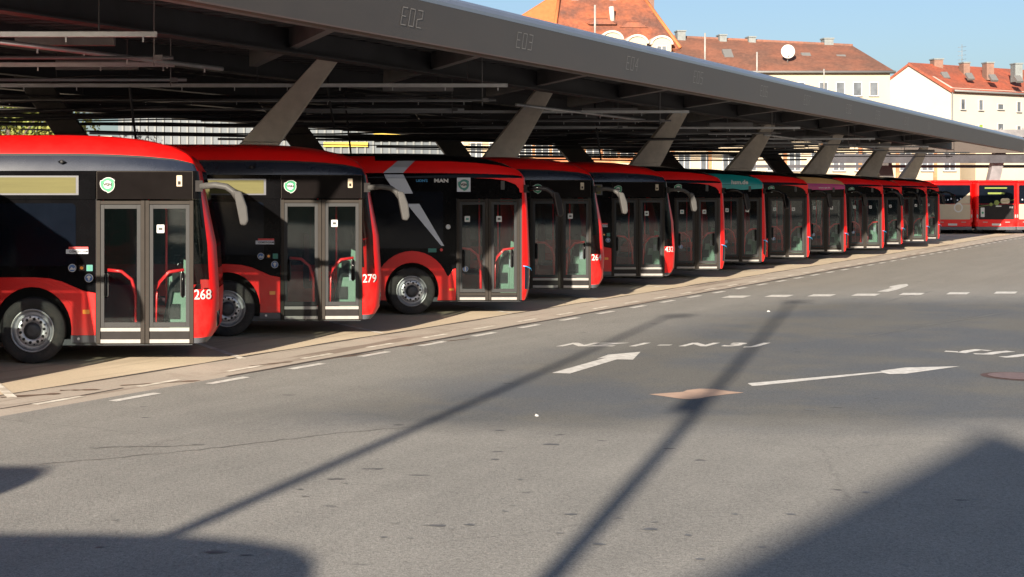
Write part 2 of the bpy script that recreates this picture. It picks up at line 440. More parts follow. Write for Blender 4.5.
def side_citaro(root):
    zb = .42
    b = MB()
    arF, arR = arch(-2.33, .49, .57, .63, zb), arch(-8.23, .49, .57, .63, zb)
    poly = [(-1.415, zb)] + arF + arR + [(-11.58, zb), (-11.58, 1.26), (-2.3, 1.26), (-2.08, 1.245), (-1.9, 1.20), (-1.72, 1.12), (-1.58, 1.06), (-1.415, 1.03)]
    b.slab(poly, -.004, .04, RED); b.build('side_panel', root, .004)
    # arch lips
    for cx in (-2.33, -8.23):
        l = MB()
        o = [( cx+.66*math.cos(t), .49+.70*math.sin(t)) for t in [PI*i/18 for i in range(19)]]
        i_ = [( cx+.585*math.cos(t), .49+.645*math.sin(t)) for t in [PI*i/18 for i in range(19)]]
        for k in range(18):
            l.slab([i_[k], o[k], o[k+1], i_[k+1]], -.012, .0, RED)
        l.build('wheel_arch', root)
    for cx in (-2.33, -8.23):
        w = MB(); vs = []; fs = []; P = arch(cx, .49, .60, .66, .3, 14)
        for (x, z) in P: vs += [(x, .03, z), (x, .55, z)]
        for k in range(14): fs.append((2*k, 2*k+1, 2*k+3, 2*k+2))
        w.add(vs, fs, BLKM, True); w.box(cx-.6, cx+.6, .50, .54, .3, 1.1, BLKM)
        w.build('wheel_well', root)
    s = MB(); s.box(-1.77, -1.415, -.002, .04, .315, .418, SKIRT); s.box(-7.6, -2.93, -.002, .04, .315, .418, SKIRT); s.box(-11.5, -8.85, -.002, .04, .315, .418, SKIRT)
    s.lathe([(.02,-.012),(.0001,-.014)], (-1.66, 0, .37), RIM, 12)
    s.build('skirt', root)
    g = MB()
    g.slab([(-1.415, 1.035), (-1.58, 1.065), (-1.72, 1.125), (-1.9, 1.205), (-2.08, 1.25), (-2.3, 1.265), (-11.58, 1.265), (-11.58, 2.38), (-1.415, 2.38)], .0, .035, BLK)
    G = g.build('side_glazing', root)
    for a, c in ((-4.35, -1.70), (-6.15, -4.45), (-7.95, -6.25), (-9.75, -8.05), (-11.4, -9.85)):
        p = MB(); p.slab(rrect(a, c, 1.42, 2.33, .07), -.006, .0, PANE); p.build('pane', G)
    u = MB(); u.box(-11.58, -1.415, -.003, .04, 2.385, 2.795, BLK); u.build('upper_panel', root)
    d = MB(); d.box(-1.405, -.005, -.006, .04, 2.39, 2.795, DPANEL)
    for a, b_, c, e in ((-1.40,-.01,2.785,2.793),(-1.40,-1.392,2.39,2.785),(-.018,-.01,2.39,2.785)): d.box(a, b_, -.010, .0, c, e, FRAME)
    d.build('door_header', root)
    r = MB(); r.box(-4.3, -1.66, -.010, .0, 2.45, 2.73, SKIRT)
    R_ = r.build('route_display', root)
    y = MB(); y.box(-4.26, -1.70, -.013, .0, 2.475, 2.705, YEL); y.build('display_panel', R_)
    f = MB(); f.lathe([(.03,-.02),(.02,-.035),(.0001,-.036)], (-1.9, -.0, 2.93), BLKM, 12)
    f.slab([(-1.96,2.93),(-1.9,2.90),(-1.84,2.93),(-1.9,2.96)], -.03, .03, BLK); f.build('camera_dome', root)
    q = MB(); q.slab(rrect(-1.60,-1.50,.73,.79,.01), -.014, -.002, ORNG); q.build('marker_lamp', root)
DPANEL = mat('door_header_panel', (.006, .005, .005), .15, var=.15, scale=3, spec=.05)
def side_lion(root):
    zb = .30
    b = MB()
    arF, arR = arch(-2.26, .49, .55, .58, zb), arch(-8.2, .49, .55, .58, zb)
    outer = []
    for cx in (-2.26,):
        outer = [(cx+.78*math.cos(t), .49+.82*math.sin(t)) for t in [math.radians(22+ (158-22)*i/14) for i in range(15)]]
    poly = [(-1.36, zb)] + arF + arR + [(-11.58, zb), (-11.58, 1.02), (-3.1, 1.02)] + [(x, z) for x, z in outer[::-1]] + [(-1.50, .80), (-1.42, .93), (-1.36, .95)]
    b.slab(poly, -.006, .04, REDARCH); b.build('side_panel', root, .005)
    for cx in (-2.26, -8.2):
        w = MB(); vs = []; fs = []; P = arch(cx, .49, .57, .60, .3, 14)
        for (x, z) in P: vs += [(x, .03, z), (x, .55, z)]
        for k in range(14): fs.append((2*k, 2*k+1, 2*k+3, 2*k+2))
        w.add(vs, fs, BLKM, True); w.box(cx-.57, cx+.57, .50, .54, .3, 1.05, BLKM)
        w.build('wheel_well', root)
    g = MB()
    g.box(-11.58, -1.355, .0, .035, .70, 2.795, BLK); 
    # remove the glazing behind the arch by keeping it above the wheel
    g = MB(); g.slab([(-1.355, .95), (-1.42, .93), (-1.5, .78), (-1.56, .82)] + [(x, z) for x, z in outer] + [(-3.1, 1.02), (-11.58, 1.02), (-11.58, 2.795), (-1.355, 2.795)], .002, .035, BLK)
    G = g.build('side_glazing', root)
    for a, c in ((-3.05, -1.62), (-4.9, -3.15), (-6.7, -5.0), (-8.5, -6.8), (-10.3, -8.6)):
        p = MB(); p.slab(rrect(a, c, 1.36, 2.52, .06), -.006, .002, PANE); p.build('pane', G)
    d = MB(); d.box(-1.353, .0, -.003, .04, 2.375, 2.795, BLK); d.box(-.048, .0, -.003, .04, .30, 2.37, BLKM); d.build('door_header', root)
    q = MB(); q.slab(rrect(-1.50,-1.40,.50,.54,.008), -.014, -.003, ORNG); q.build('marker_lamp', root)
    q = MB(); q.tube([(.02,-.012,1.0),(.10,-.005,.985),(.18,.03,.95),(.22,.12,.9)], .010, SKYBL, 6); q.build('light_strip', root)
def make_bus(kind):
    root = empty('city_bus', (0, 0, 0))
    shell(kind, root)
    (side_citaro if kind == 'citaro' else side_lion)(root)
    for cx in ((-2.33, -8.23) if kind == 'citaro' else (-2.26, -8.2)):
        wheel(cx, root, kind)
        f = MB(); f.lathe([(.48,0),(.48,.29),(.2,.29)], (cx, W-.33, .485), TYRE, 24); f.lathe([(.48,0),(.1,0)], (cx, W-.33, .485), TYRE, 24); f.build('wheel', root)
    door(root, kind); interior(root, kind); stickers(root, kind); mirrors(root, kind)
    if kind == 'citaro': badge(-1.24, 2.60, .105, root)
    return root

citaro = make_bus('citaro'); lion = make_bus('lion')
used = {'citaro': False, 'lion': False}
G_BUS = 'red city buses parked side by side under the canopy'
def place(kind, d, ue, rot, label, num=None, group=G_BUS, X=None):
    src = citaro if kind == 'citaro' else lion
    if X is None: X = (ue-U0)/F*d
    o = copy_tree(src) if used[kind] else src
    if not used[kind]: PROTO[kind] = o
    used[kind] = True
    o.location = (X, d, 0); o.rotation_euler = (0, 0, math.radians(rot))
    tag(o, label, 'bus', group)
    return o
PROTO = {}
# copies are taken before individual marks are added: place all first
BUS = [
 # kind, depth, pixel of door edge, rotation, number, label
 ('citaro', 21.75, 193.5, 1.6, '268', 'red city bus numbered 268 with a sunlit roof, nearest in the row'),
 ('citaro', 25.95, 362, 2.0, '279', 'red city bus numbered 279, second in the row, right behind bus 268'),
 ('lion', 30.7, 522, 2.2, None, 'red and black bus with a silver zigzag stripe down its dark side'),
 ('citaro', 34.7, 591, -.8, '264', 'red city bus numbered 264 behind the bus with the silver zigzag stripe'),
 ('citaro', 39.9, 664.5, .8, '432', 'red city bus numbered 432 standing just behind bus 264'),
 ('lion', 43.8, 720.5, .5, None, 'red bus with black sides between bus 432 and the teal-roofed bus'),
 ('lion', 48.5, 762, -.6, None, 'red bus with a teal roof edge lettered in white'),
 ('lion', 52.0, 807, .4, None, 'red bus with a green logo just behind the teal-roofed bus'),
 ('lion', 57.2, 844, -.5, None, 'red bus with a magenta and gold roof edge'),
 ('lion', 61.0, 882, 0, None, 'red bus standing just behind the magenta and gold roofed bus'),
 ('lion', 66.0, 901, .6, None, 'second red bus beyond the magenta and gold roofed bus'),
 ('lion', 70.0, 926, 0, None, 'next to last red bus of the row at its far end'),
 ('lion', 74.0, 938, 0, None, 'farthest red bus of the row, only a strip of its front door showing'),
]
objs = []
for k, d, u, r, num, lab in BUS: objs.append(place(k, d, u, r, lab))
extra = [place('citaro', 17.4, 0, 1.5, 'red city bus in front of bus 268, outside the left edge of the picture', X=-4.95),
         place('citaro', -2.0, 0, 0, 'red city bus outside the lower left edge, added to cast the round-ended shadow', X=-3.9, group=None)]  # second bus is added as a guessed caster for the lower left shadow
for o, (k, d, u, r, num, lab) in zip(objs, BUS):
    if num:
        text(num, .20, WHITE, o, mside(.135, -.016, 1.0) , 'fleet_number', .002, .84, .004)
# the fleet number sits on the curved corner: tilt each a little with it
for o in [x for x in D.objects if x.name.startswith('fleet_number')]:
    me = o.data
    for v in me.vertices:
        x = v.co.x; a = .33; xc = .375-a
        if x > xc:
            s = min(.98, (x-xc)/a); v.co.y += .42-.42*math.sqrt(1-s*s)
def child(o, nm): return [c for c in D.objects if c.parent == o and c.name.split('.')[0] == nm]
def recolor(o, nm, m, new=None):
    for c in child(o, nm):
        c.data = c.data.copy(); c.data.materials.clear(); c.data.materials.append(m)
for o in objs:
    if o in (objs[6], objs[8]): continue
    if child(o, 'light_strip'):
        t_ = MB(); t_.slab([(.03,2.50),(.03,2.797),(-1.0,2.797),(-.62,2.785),(-.34,2.745),(-.14,2.67),(-.06,2.58),(-.045,2.50)], -.014, -.004, REDARCH)
        t_.build('arch_trim', o)
# silver stripe bus
b3 = objs[2]
s = MB()
s.slab([(-2.80,2.795),(-2.40,2.795),(-2.24,2.48),(-2.42,2.48),(-2.62,2.54)], -.010, .0, SILV)
s.slab([(-2.37,2.27),(-2.11,2.27),(-1.60,1.41),(-1.66,1.41)], -.012, -.002, SILV)
def fold(P, m):
    s.hexa([(x, y-.014, z) for x, y, z in P], [(x, y+.004, z) for x, y, z in P], m)
fold([(-2.80,.0,2.80),(-2.40,.0,2.80),(-2.44,.015,2.87),(-2.83,.015,2.87)], SILV)
fold([(-2.85,.02,2.90),(-2.44,.02,2.90),(-2.33,.05,3.02),(-2.70,.05,3.02)], SILV)
fold([(-2.70,.05,3.02),(-2.33,.05,3.02),(-2.19,.12,3.15),(-2.54,.12,3.15)], SILV)
s.build('silver_stripe', b3)
text('MAN', .10, WHITE, b3, mside(-1.66, -.006, 2.74), 'lettering', .005, 1.35)
text("LION'S", .07, SKYBL, b3, mside(-2.06, -.006, 2.74), 'lettering', .002, 1.15)
badge(-1.20, 2.66, .12, b3, square=True)
for i in (5, 7, 9, 11): badge(-1.24, 2.66, .11, objs[i])
badge(-2.3, 2.66, .11, objs[10])
# teal roof edge
recolor(objs[6], 'roof_fairing', TEAL); recolor(objs[6], 'roof_arch', TEAL)
text('hsm.de', .19, WHITE, objs[6], mside(-.72, -.006, 2.86) , 'lettering', .006, 1.0)
t = MB(); t.slab([(-3.2,2.60),(-.9,2.60),(.02,2.66),(.02,2.79),(-3.2,2.79)], -.010, .0, TEAL); t.build('side_band', objs[6])
recolor(objs[8], 'roof_fairing', MAGENTA); recolor(objs[8], 'roof_arch', GOLD); 
t = MB(); t.slab([(-3.2,2.62),(-1.1,2.62),(.02,2.68),(.02,2.79),(-3.2,2.79)], -.010, .0, MAGENTA); t.build('side_band', objs[8])
text('www.vgn.de', .09, WHITE, objs[8], mside(-.75, -.014, 2.73), 'lettering', .001, 1.0)

# --------------------------------------------------- buses seen from behind
def rear_bus(style, X, d, label):
    root = empty('rear_facing_bus', (X, d, 0)); w = W/2
    b = MB()
    b.sheet([(-w,.15),(-w+.12,.02),(w-.12,.02),(w,.15),(w,11.8),(-w,11.8)], .42, 3.02, RED)
    b.sheet([(-w+.06,.3),(-w+.2,.1),(w-.2,.1),(w-.06,.3),(w-.06,11.7),(-w+.06,11.7)], 3.02, 3.16, RED); b.build('body', root, .05)
    k = MB(); k.box(-w+.05, w-.05, .03, .3, .24, .44, SKIRT); k.box(-w+.2, w-.2, .3, 11, .3, .42, BLKM); k.build('bumper', root, .02)
    m1 = {'ad': CREAM, 'dots': BLK}[style]
    p = MB(); p.slab(rrect(-w+.17, w-.17, .86, 1.75, .05), -.005, .03, m1 if style == 'ad' else DGREY); p.build('engine_cover', root)
    p = MB(); p.slab(rrect(-w+.17, w-.17, 1.77, 2.88, .06), -.008, .03, PANE); P = p.build('rear_window', root)
    if style == 'dots':
        q = MB(); q.slab(rrect(-.75,.65,2.66,2.74,.02), -.014, -.006, LIME); q.slab(rrect(-.55,.5,2.34,2.44,.02), -.014, -.006, LIME)
        q.build('display_text', root)
        q = MB(); q.tube([(-w+.18,-.014,1.62),(-.4,-.014,1.72),(.2,-.014,1.86),(w-.18,-.014,2.02)], .018, LIME, 6)
        q.slab(circ(-.35,1.74,.10), -.020, -.010, LIME); q.slab(circ(0,1.84,.15), -.022, -.010, LIME); q.slab(rrect(.25,.82,1.78,2.10,.14), -.024, -.010, CREAM); q.build('advert', root)
        q = MB(); q.slab(rrect(-w+.28,-w+.52,1.0,1.55,.02), -.014, -.006, WHITE); q.slab(circ(-w+.4,1.25,.07), -.018, -.012, GREEN); q.build('sticker', root)
        q = MB(); q.slab(rrect(.8,1.02,1.52,1.62,.01), -.014, -.006, WHITE); q.slab(rrect(-.05,.3,1.60,1.67,.01), -.014, -.006, WHITE); q.build('label', root)
    else:
        q = MB(); q.slab(circ(.35,1.55,.28,24), -.016, -.012, WHITE); q.slab(circ(.35,1.55,.2,24), -.019, -.014, CREAM); q.build('advert', root)
        q = MB(); q.slab([(.2,1.775),(w-.2,1.775),(w-.2,2.45)], -.013, -.009, CREAM); q.build('advert', root)  # cream triangle is a sunlit patch put into the colour
        q = MB()
        for k in range(9): q.slab(circ(-.9+.2*k, 2.02+.05*math.sin(k*2), .05), -.012, -.009, SILV)
        q.build('advert', root)
    for s_ in (-1, 1):
        q = MB(); x = s_*(w-.085); q.slab(rrect(x-.06, x+.06, .7, 1.45, .04), .012, .05, REDL); q.slab(rrect(x-.04, x+.04, .95, 1.15, .02), .004, .04, BAR); q.build('tail_light', root)
    q = MB(); q.slab(rrect(-.28,.28,.50,.62,.015), -.004, .03, WHITE); q.build('number_plate', root)
    for xx in (.55, -.85): q = MB(); q.slab(rrect(xx,xx+.3,.68,.72,.01), .012, .03, BAR); q.build('reflector', root)
    for s_ in (-1, 1):
        q = MB(); q.lathe([(.1,0),(.48,0),(.48,.55),(.1,.55)], (0,0,0), TYRE, 24)
        o = q.build('wheel', root); o.rotation_euler = (0, 0, -s_*PI/2) if False else (0,0,PI/2); o.location = (s_*(w-.05)+(0.55 if s_ < 0 else 0), 3.0, .485)
    root.scale = (1, 1, 1.07)
    tag(root, label, 'bus', 'buses at the far right seen from behind')
    return root
rear_bus('ad', 40.9, 94, 'red bus seen from behind with a cream advert on its lower rear')
rear_bus('dots', 43.65, 94, 'red bus seen from behind with lime green dots across its dark rear')
rear_bus('ad', 46.4, 94.5, 'red bus seen from behind cut by the right edge of the picture')

# ------------------------------------------------------------------ ground
def slope(c, d, z=0): return (.64*d-c, d, z)
def node_ground(name, kind):
    m, n, l, p = newmat(name)
    tc = n.new('ShaderNodeTexCoord'); P = tc.outputs['Object']
    def noise(scale, det=6, rough=.6, mp=None):
        t = n.new('ShaderNodeTexNoise'); t.inputs['Scale'].default_value = scale; t.inputs['Detail'].default_value = det; t.inputs['Roughness'].default_value = rough
        l.new(mp or P, t.inputs['Vector']); return t.outputs['Fac']
    def mr(x, a, b, c, d):
        t = n.new('ShaderNodeMapRange'); t.inputs['From Min'].default_value = a; t.inputs['From Max'].default_value = b
        t.inputs['To Min'].default_value = c; t.inputs['To Max'].default_value = d; l.new(x, t.inputs['Value']); return t.outputs['Result']
    def math_(op, a, b=None):
        t = n.new('ShaderNodeMath'); t.operation = op
        for i, q in enumerate((a, b)):
            if q is None: continue
            if isinstance(q, (int, float)): t.inputs[i].default_value = q
            else: l.new(q, t.inputs[i])
        return t.outputs[0]
    def mix(f, a, b, blend='MIX'):
        t = n.new('ShaderNodeMix'); t.data_type = 'RGBA'; t.blend_type = blend
        if isinstance(f, (int, float)): t.inputs[0].default_value = f
        else: l.new(f, t.inputs[0])
        for i, q in ((6, a), (7, b)):
            if isinstance(q, tuple): t.inputs[i].default_value = (*q, 1)
            else: l.new(q, t.inputs[i])
        return t.outputs[2]
    # coordinates turned along the bay row
    mp = n.new('ShaderNodeMapping'); mp.inputs['Rotation'].default_value = (0, 0, math.radians(-57.4)); l.new(P, mp.inputs['Vector'])
    ms = n.new('ShaderNodeMapping'); ms.inputs['Scale'].default_value = (.12, 1.6, 1); l.new(mp.outputs[0], ms.inputs['Vector'])
    along = noise(1.1, 5, .6, ms.outputs[0])
    big = noise(.16, 4); mid = noise(1.3, 6); fine = noise(26, 3, .7); grit = noise(90, 2, .8)
    if kind == 'road':
        sx = n.new('ShaderNodeSeparateXYZ'); l.new(P, sx.inputs[0])
        warp = math_('MULTIPLY', math_('SUBTRACT', noise(.35, 5), .5), 5.0)
        dd = math_('ADD', sx.outputs[1], math_('MULTIPLY', warp, .45))
        cc = math_('SUBTRACT', math_('MULTIPLY', sx.outputs[1], .64), sx.outputs[0])     # distance coordinate from the row
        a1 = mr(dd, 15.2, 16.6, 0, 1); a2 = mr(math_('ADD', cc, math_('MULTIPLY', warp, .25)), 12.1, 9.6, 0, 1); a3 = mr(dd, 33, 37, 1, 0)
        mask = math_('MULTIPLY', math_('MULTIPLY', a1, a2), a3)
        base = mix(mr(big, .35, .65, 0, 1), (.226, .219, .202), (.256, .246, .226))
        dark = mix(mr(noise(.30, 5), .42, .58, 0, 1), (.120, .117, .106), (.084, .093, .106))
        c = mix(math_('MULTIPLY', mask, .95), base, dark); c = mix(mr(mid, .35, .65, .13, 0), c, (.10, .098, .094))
        far = mr(dd, 36, 42, 0, .5); c = mix(far, c, (.22, .195, .16))
        c = mix(mr(along, .38, .62, .14, 0), c, (.08, .078, .075))
        # oil specks
        v = n.new('ShaderNodeTexVoronoi'); v.inputs['Scale'].default_value = 1.3; v.inputs['Randomness'].default_value = 1
        mv = n.new('ShaderNodeMapping'); mv.inputs['Scale'].default_value = (.8, 1.4, 1); l.new(P, mv.inputs['Vector'])
        wv = n.new('ShaderNodeVectorMath'); wv.operation = 'ADD'; l.new(mv.outputs[0], wv.inputs[0])
        tn = n.new('ShaderNodeTexNoise'); tn.inputs['Scale'].default_value = 4; l.new(P, tn.inputs['Vector'])
        sc = n.new('ShaderNodeVectorMath'); sc.operation = 'SCALE'; sc.inputs['Scale'].default_value = .25; l.new(tn.outputs['Color'], sc.inputs[0]); l.new(sc.outputs[0], wv.inputs[1])
        l.new(wv.outputs[0], v.inputs['Vector'])
        sp = mr(v.outputs['Distance'], .06, .085, .8, 0); gate = mr(noise(.6, 2), .47, .52, 0, 1)
        c = mix(math_('MULTIPLY', sp, gate), c, (.045, .045, .05))
        g = math_('ADD', mr(fine, .3, .7, .80, 1.20), mr(grit, .3, .7, -.42, .42))
        bumpS = .8
        # hairline cracks
        vc = n.new('ShaderNodeTexVoronoi'); vc.feature = 'DISTANCE_TO_EDGE'; vc.inputs['Scale'].default_value = .22; l.new(wv.outputs[0], vc.inputs['Vector'])
        cr = mr(vc.outputs['Distance'], .0, .005, .22, 0)
        c = mix(math_('MULTIPLY', cr, mr(noise(.25, 2), .48, .56, 0, 1)), c, (.05, .05, .05))
    elif kind == 'apron':
        c = mix(mr(big, .35, .65, 0, 1), (.48, .395, .285), (.53, .44, .32))
        c = mix(mr(along, .34, .46, .5, 0), c, (.24, .19, .15))
        c = mix(mr(mid, .56, .75, 0, .28), c, (.30, .25, .20))
        g = math_('ADD', mr(fine, .3, .7, .92, 1.08), mr(grit, .3, .7, -.08, .08)); bumpS = .25
    else:
        c = mix(mr(big, .35, .65, 0, 1), (.36, .31, .26), (.40, .35, .295))
        c = mix(mr(along, .37, .44, .7, 0), c, (.15, .11, .085))
        c = mix(mr(mid, .55, .68, 0, .35), c, (.22, .17, .135))
        g = math_('ADD', mr(fine, .3, .7, .90, 1.10), mr(grit, .3, .7, -.1, .1)); bumpS = .3
    cc_ = n.new('ShaderNodeCombineColor'); 
    for i in range(3): l.new(g, cc_.inputs[i])
    c = mix(1.0, c, cc_.outputs[0], 'MULTIPLY')
    l.new(c, p.inputs['Base Color']); p.inputs['Roughness'].default_value = .82; p.inputs['Specular IOR Level'].default_value = .35
    b = n.new('ShaderNodeBump'); b.inputs['Strength'].default_value = bumpS; b.inputs['Distance'].default_value = .006
    l.new(math_('ADD', fine, grit), b.inputs['Height']); l.new(b.outputs[0], p.inputs['Normal'])
    return m
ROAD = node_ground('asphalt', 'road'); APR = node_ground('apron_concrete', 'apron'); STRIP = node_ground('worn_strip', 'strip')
GRD = mat('ground_plain', (.16, .15, .13), .9, var=.2, scale=.3)
def quad_sheet(name, pts, z, m):
    b = MB(); b.add([(x, y, z) for x, y in pts], [tuple(range(len(pts)))], m); return struct(b.build(name))
quad_sheet('ground', [(-900,-900),(900,-900),(900,900),(-900,900)], 0, GRD)
def cl(c, d): return (.64*d-c, d)
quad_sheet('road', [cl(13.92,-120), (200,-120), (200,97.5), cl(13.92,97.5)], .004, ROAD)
quad_sheet('bus_apron', [cl(60,-60), cl(15.36,-60), cl(15.36,97.5), cl(60,97.5)], .004, APR)
quad_sheet('worn_strip', [cl(15.36,-60), cl(13.92,-60), cl(13.92,97.5), cl(15.36,97.5)], .004, STRIP)
DARKL = mat('gutter_joint', (.045, .035, .03), .8, var=.4, scale=8)
def ribbon(pts, w, z, m, mb, jit=0):
    L = []; R_ = []
    for i, p in enumerate(pts):
        a = Vector(pts[max(0, i-1)][:2]); b = Vector(pts[min(len(pts)-1, i+1)][:2]); t = (b-a).normalized(); nrm = Vector((-t.y, t.x))
        ww = w*(1+random.uniform(-jit, jit))
        L.append((p[0]+nrm.x*ww/2, p[1]+nrm.y*ww/2, z)); R_.append((p[0]-nrm.x*ww/2, p[1]-nrm.y*ww/2, z))
    for i in range(len(pts)-1): mb.add([L[i], L[i+1], R_[i+1], R_[i]], [(0, 1, 2, 3)], m)
g = MB()
ribbon([cl(13.92+random.uniform(-.02,.02), 20.2+i*.9) for i in range(84)], .10, .008, DARKL, g, .35)
ribbon([cl(15.36+random.uniform(-.03,.03), 12+i*.7) for i in range(118)], .06, .008, DARKL, g, .6)
ribbon([cl(14.38+random.uniform(-.02,.02), 10+i*.6) for i in range(16)], .05, .008, DARKL, g, .5)
struct(g.build('gutter_joint'))
PAINT = mat('road_paint', (.64, .62, .58), .6, color2=(.48,.46,.43), mixscale=9, var=.12, scale=30)
PAINTW = mat('worn_road_paint', (.70, .66, .58), .7, color2=(.46,.41,.34), mixscale=5, var=.15, scale=30)
m_ = MB()
for k in range(46):
    d0 = 17.78+1.63*k
    ribbon([cl(13.60, d0), cl(13.60, d0+.72)], .13, .009, PAINT, m_)
struct(m_.build('lane_marking'))
m_ = MB()
for k in range(46):
    d0 = 17.5+1.63*k
    ribbon([cl(14.30, d0), cl(14.30, d0+.72)], .10, .009, PAINTW, m_)
struct(m_.build('lane_marking'))
m_ = MB()                                            # bay lines
for k in range(-2, 14):
    o = Vector((-.85, 22.4))+Vector((2.62, 4.3))*k
    if 0 < k < 2: o = Vector((1.45, 26.5)) if k == 1 else o
    ribbon([(o.x, o.y), (o.x-1.0, o.y+2.8)], .12, .009, PAINTW, m_)
    e = Vector((-.54-2.35, 22.15))+Vector((2.75, 4.3))*k
    ribbon([(e.x, e.y), (e.x-9, e.y)], .10, .009, PAINTW, m_)
struct(m_.build('bay_marking'))
m_ = MB()
for (a, b, v) in ((636,659,300.5) ,(721,749,296.8),(764,793,296),(807,836,295.4),(851,881,294.8),(898.5,926.5,294),(946,972.6,293.3),(993.7,1021,292.6),(1041,1068,292)):
    if a == 636: continue
    p = gnd(a, v+1.3); q = gnd(b-6, v+1.3); L = q.x-p.x
    m_.add([(p.x, p.y, .009), (p.x+L, p.y, .009), (p.x+L+.42, p.y+.75, .009), (p.x+.42, p.y+.75, .009)], [(0,1,2,3)], PAINT)
struct(m_.build('give_way_marking'))
def arrow(pix, name='arrow_marking'):
    b = MB(); pts = [gnd(u, v, .009) for u, v in pix]; b.add(pts, [tuple(range(len(pts)))], PAINT); struct(b.build(name))
arrow([(552,372.8),(570,373.4),(617,359.3),(633,359.6),(640.5,351.8),(608,354.6),(597,358.6),(606,357.6)])
arrow([(747.5,383.2),(752,385.8),(760,385.4),(882,372.6),(890,374.0),(906,373.6),(959.5,366.2),(905,367.5),(880,370.8),(882,371.4)])
arrow([(877,291.6),(888,291.6),(897,289.6),(906,286.6),(908.5,285.2),(907,284.0),(899,284.6),(890,286.4),(889,287.4),(893,287.6)])
# lettering on the road
PRW = PAINT
M = Matrix(((1, .62, 0, 0), (0, .95, 0, 0), (0, 0, 1, 0), (0, 0, 0, 1)))
cx = gnd(670, 345.2)
rt = text('NZ 1 - N 3 J', .80, PRW, None, Matrix.Translation((cx.x-.1, cx.y, .009)) @ M @ Matrix.Diagonal((.80, 1, 1, 1)), 'road_lettering', .035, 1.0, 0)
struct(rt)
m_ = MB()
for pts in ([(945,351.7),(955,352.2),(962,353.2),(968,351.6),(978,350.2),(990,351.2)], [(974,354.3),(988,354.6),(998,352.8),(1011,351.8)], [(1002,357.6),(1012,357.2),(1024,355.3),(1036,354.3)]):
    ribbon([gnd(u, v) for u, v in pts], .16, .009, PAINT, m_)
struct(m_.build('road_lettering'))
RUST = mat('damp_stain', RUSTC, .6, var=.3, scale=7)
SEAM = mat('tar_seam', (.12, .118, .112), .7, var=.3, scale=6)
def fine_line(pix, w, jit=.5, n=6):
    P = [gnd(u, v) for u, v in pix]; Q = []
    for a, b_ in zip(P, P[1:]):
        for i in range(n): t = i/n; q = a.lerp(b_, t); Q.append((q.x+random.uniform(-.02,.02), q.y+random.uniform(-.03,.03)))
    Q.append((P[-1].x, P[-1].y)); m2 = MB(); ribbon(Q, w, .0075, SEAM, m2, jit); struct(m2.build('tar_seam'))
fine_line([(40,464.5),(120,458),(200,450.5),(270,442),(340,433),(420,427)], .018)
fine_line([(90,449),(120,447.5),(175,446.5),(205,445)], .035, .9)
fine_line([(880,303),(905,297),(935,291)], .05, .6); fine_line([(870,336),(930,325),(1010,312)], .04, .8)
STN = mat('oil_stain', (.105, .105, .105), .55, var=.3, scale=9)
for (u, v, s_) in [(395,524,.05),(425,526,.04),(438,526.5,.11),(452,530,.05),(470,525.5,.07),(384,538,.05),(410,539,.04),(505,512,.05),(512,506,.04),(570,515,.09),(618,519,.06),(650,530,.10),(655,523,.06),(688,536,.05),(600,545,.08),(520,480,.05),(495,460,.07),(300,490,.05),(115,521,.05),(345,484,.05),(305,497,.06),(215,553,.13),(245,556,.06),(810,410,.10),(551,445,.14),(500,431,.10),(735,515,.05),(790,515,.06),(866,493,.07),(975,500,.05),(560,534,.05),(700,560,.06),(100,548,.06),(762,548,.05),(905,566,.05)]:
    p = gnd(u, v); s_ *= .62; m2 = MB(); k = random.uniform(.4,.9)
    m2.add([(p.x+s_*random.uniform(.7,1.2)*math.cos(a*PI/6), p.y+s_*k*random.uniform(.7,1.2)*math.sin(a*PI/6), .0070) for a in range(12)], [tuple(range(12))], STN); struct(m2.build('oil_stain'))
for (u0_, v0_, u1_, v1_, w_) in [(120,386,200,381,.22),(60,391,100,390,.15),(0,398,60,394,.2),(250,366.5,292,362,.13),(330,359,385,352,.12),(398,347,470,339,.14)]:
    fine = [gnd(u0_+(u1_-u0_)*i/8, v0_+(v1_-v0_)*i/8) for i in range(9)]; m2 = MB(); ribbon([(q.x, q.y) for q in fine], w_*.5, .0085, RUST, m2, .8); struct(m2.build('damp_stain'))
# pink repair patch, manhole
PINK = mat('pink_repair', (.40, .27, .20), .85, var=.12, scale=5, bump=.2)
b = MB(); pts = [gnd(u, v, .008) for u, v in ((649,394.2),(683,391.8),(687,390.0),(700,388.6),(714,388.9),(730,391.2),(744,392.6),(726,394.3),(710,396.4),(698,398.6),(690,399.2),(679,398.4),(664,396.2))]
b.add(pts, [tuple(range(len(pts)))], PINK); struct(b.build('asphalt_patch'))
IRON = mat('manhole_iron', (.16, .11, .105), .7, .2, var=.3, scale=8); IRD = mat('manhole_ring', (.07, .035, .03), .8)
c0 = gnd(1021, 377)
b = MB(); 
b.add([(c0.x+.50*math.cos(a*PI/16), c0.y+.50*math.sin(a*PI/16), .008) for a in range(32)], [tuple(range(32))], IRD)
root = b.build('manhole_cover'); 
b = MB(); b.add([(c0.x+.41*math.cos(a*PI/16), c0.y+.41*math.sin(a*PI/16), .014) for a in range(32)], [tuple(range(32))], IRON); b.build('lid', root)
tag(root, 'round iron manhole cover in the asphalt at the right edge', 'manhole cover')
def litter(u, v, s, label):
    p = gnd(u, v); b = MB(); n = 7
    bot = [(p.x+s*random.uniform(.6,1.1)*math.cos(i*2*PI/n), p.y+s*random.uniform(.6,1.1)*math.sin(i*2*PI/n), .006) for i in range(n)]
    top = [(p.x+(x-p.x)*.5, p.y+(y-p.y)*.5, .006+s*random.uniform(.3,.8)) for x, y, z in bot]
    b.hexa(bot, top, WHITE); tag(b.build('crumpled_paper'), label, 'litter')
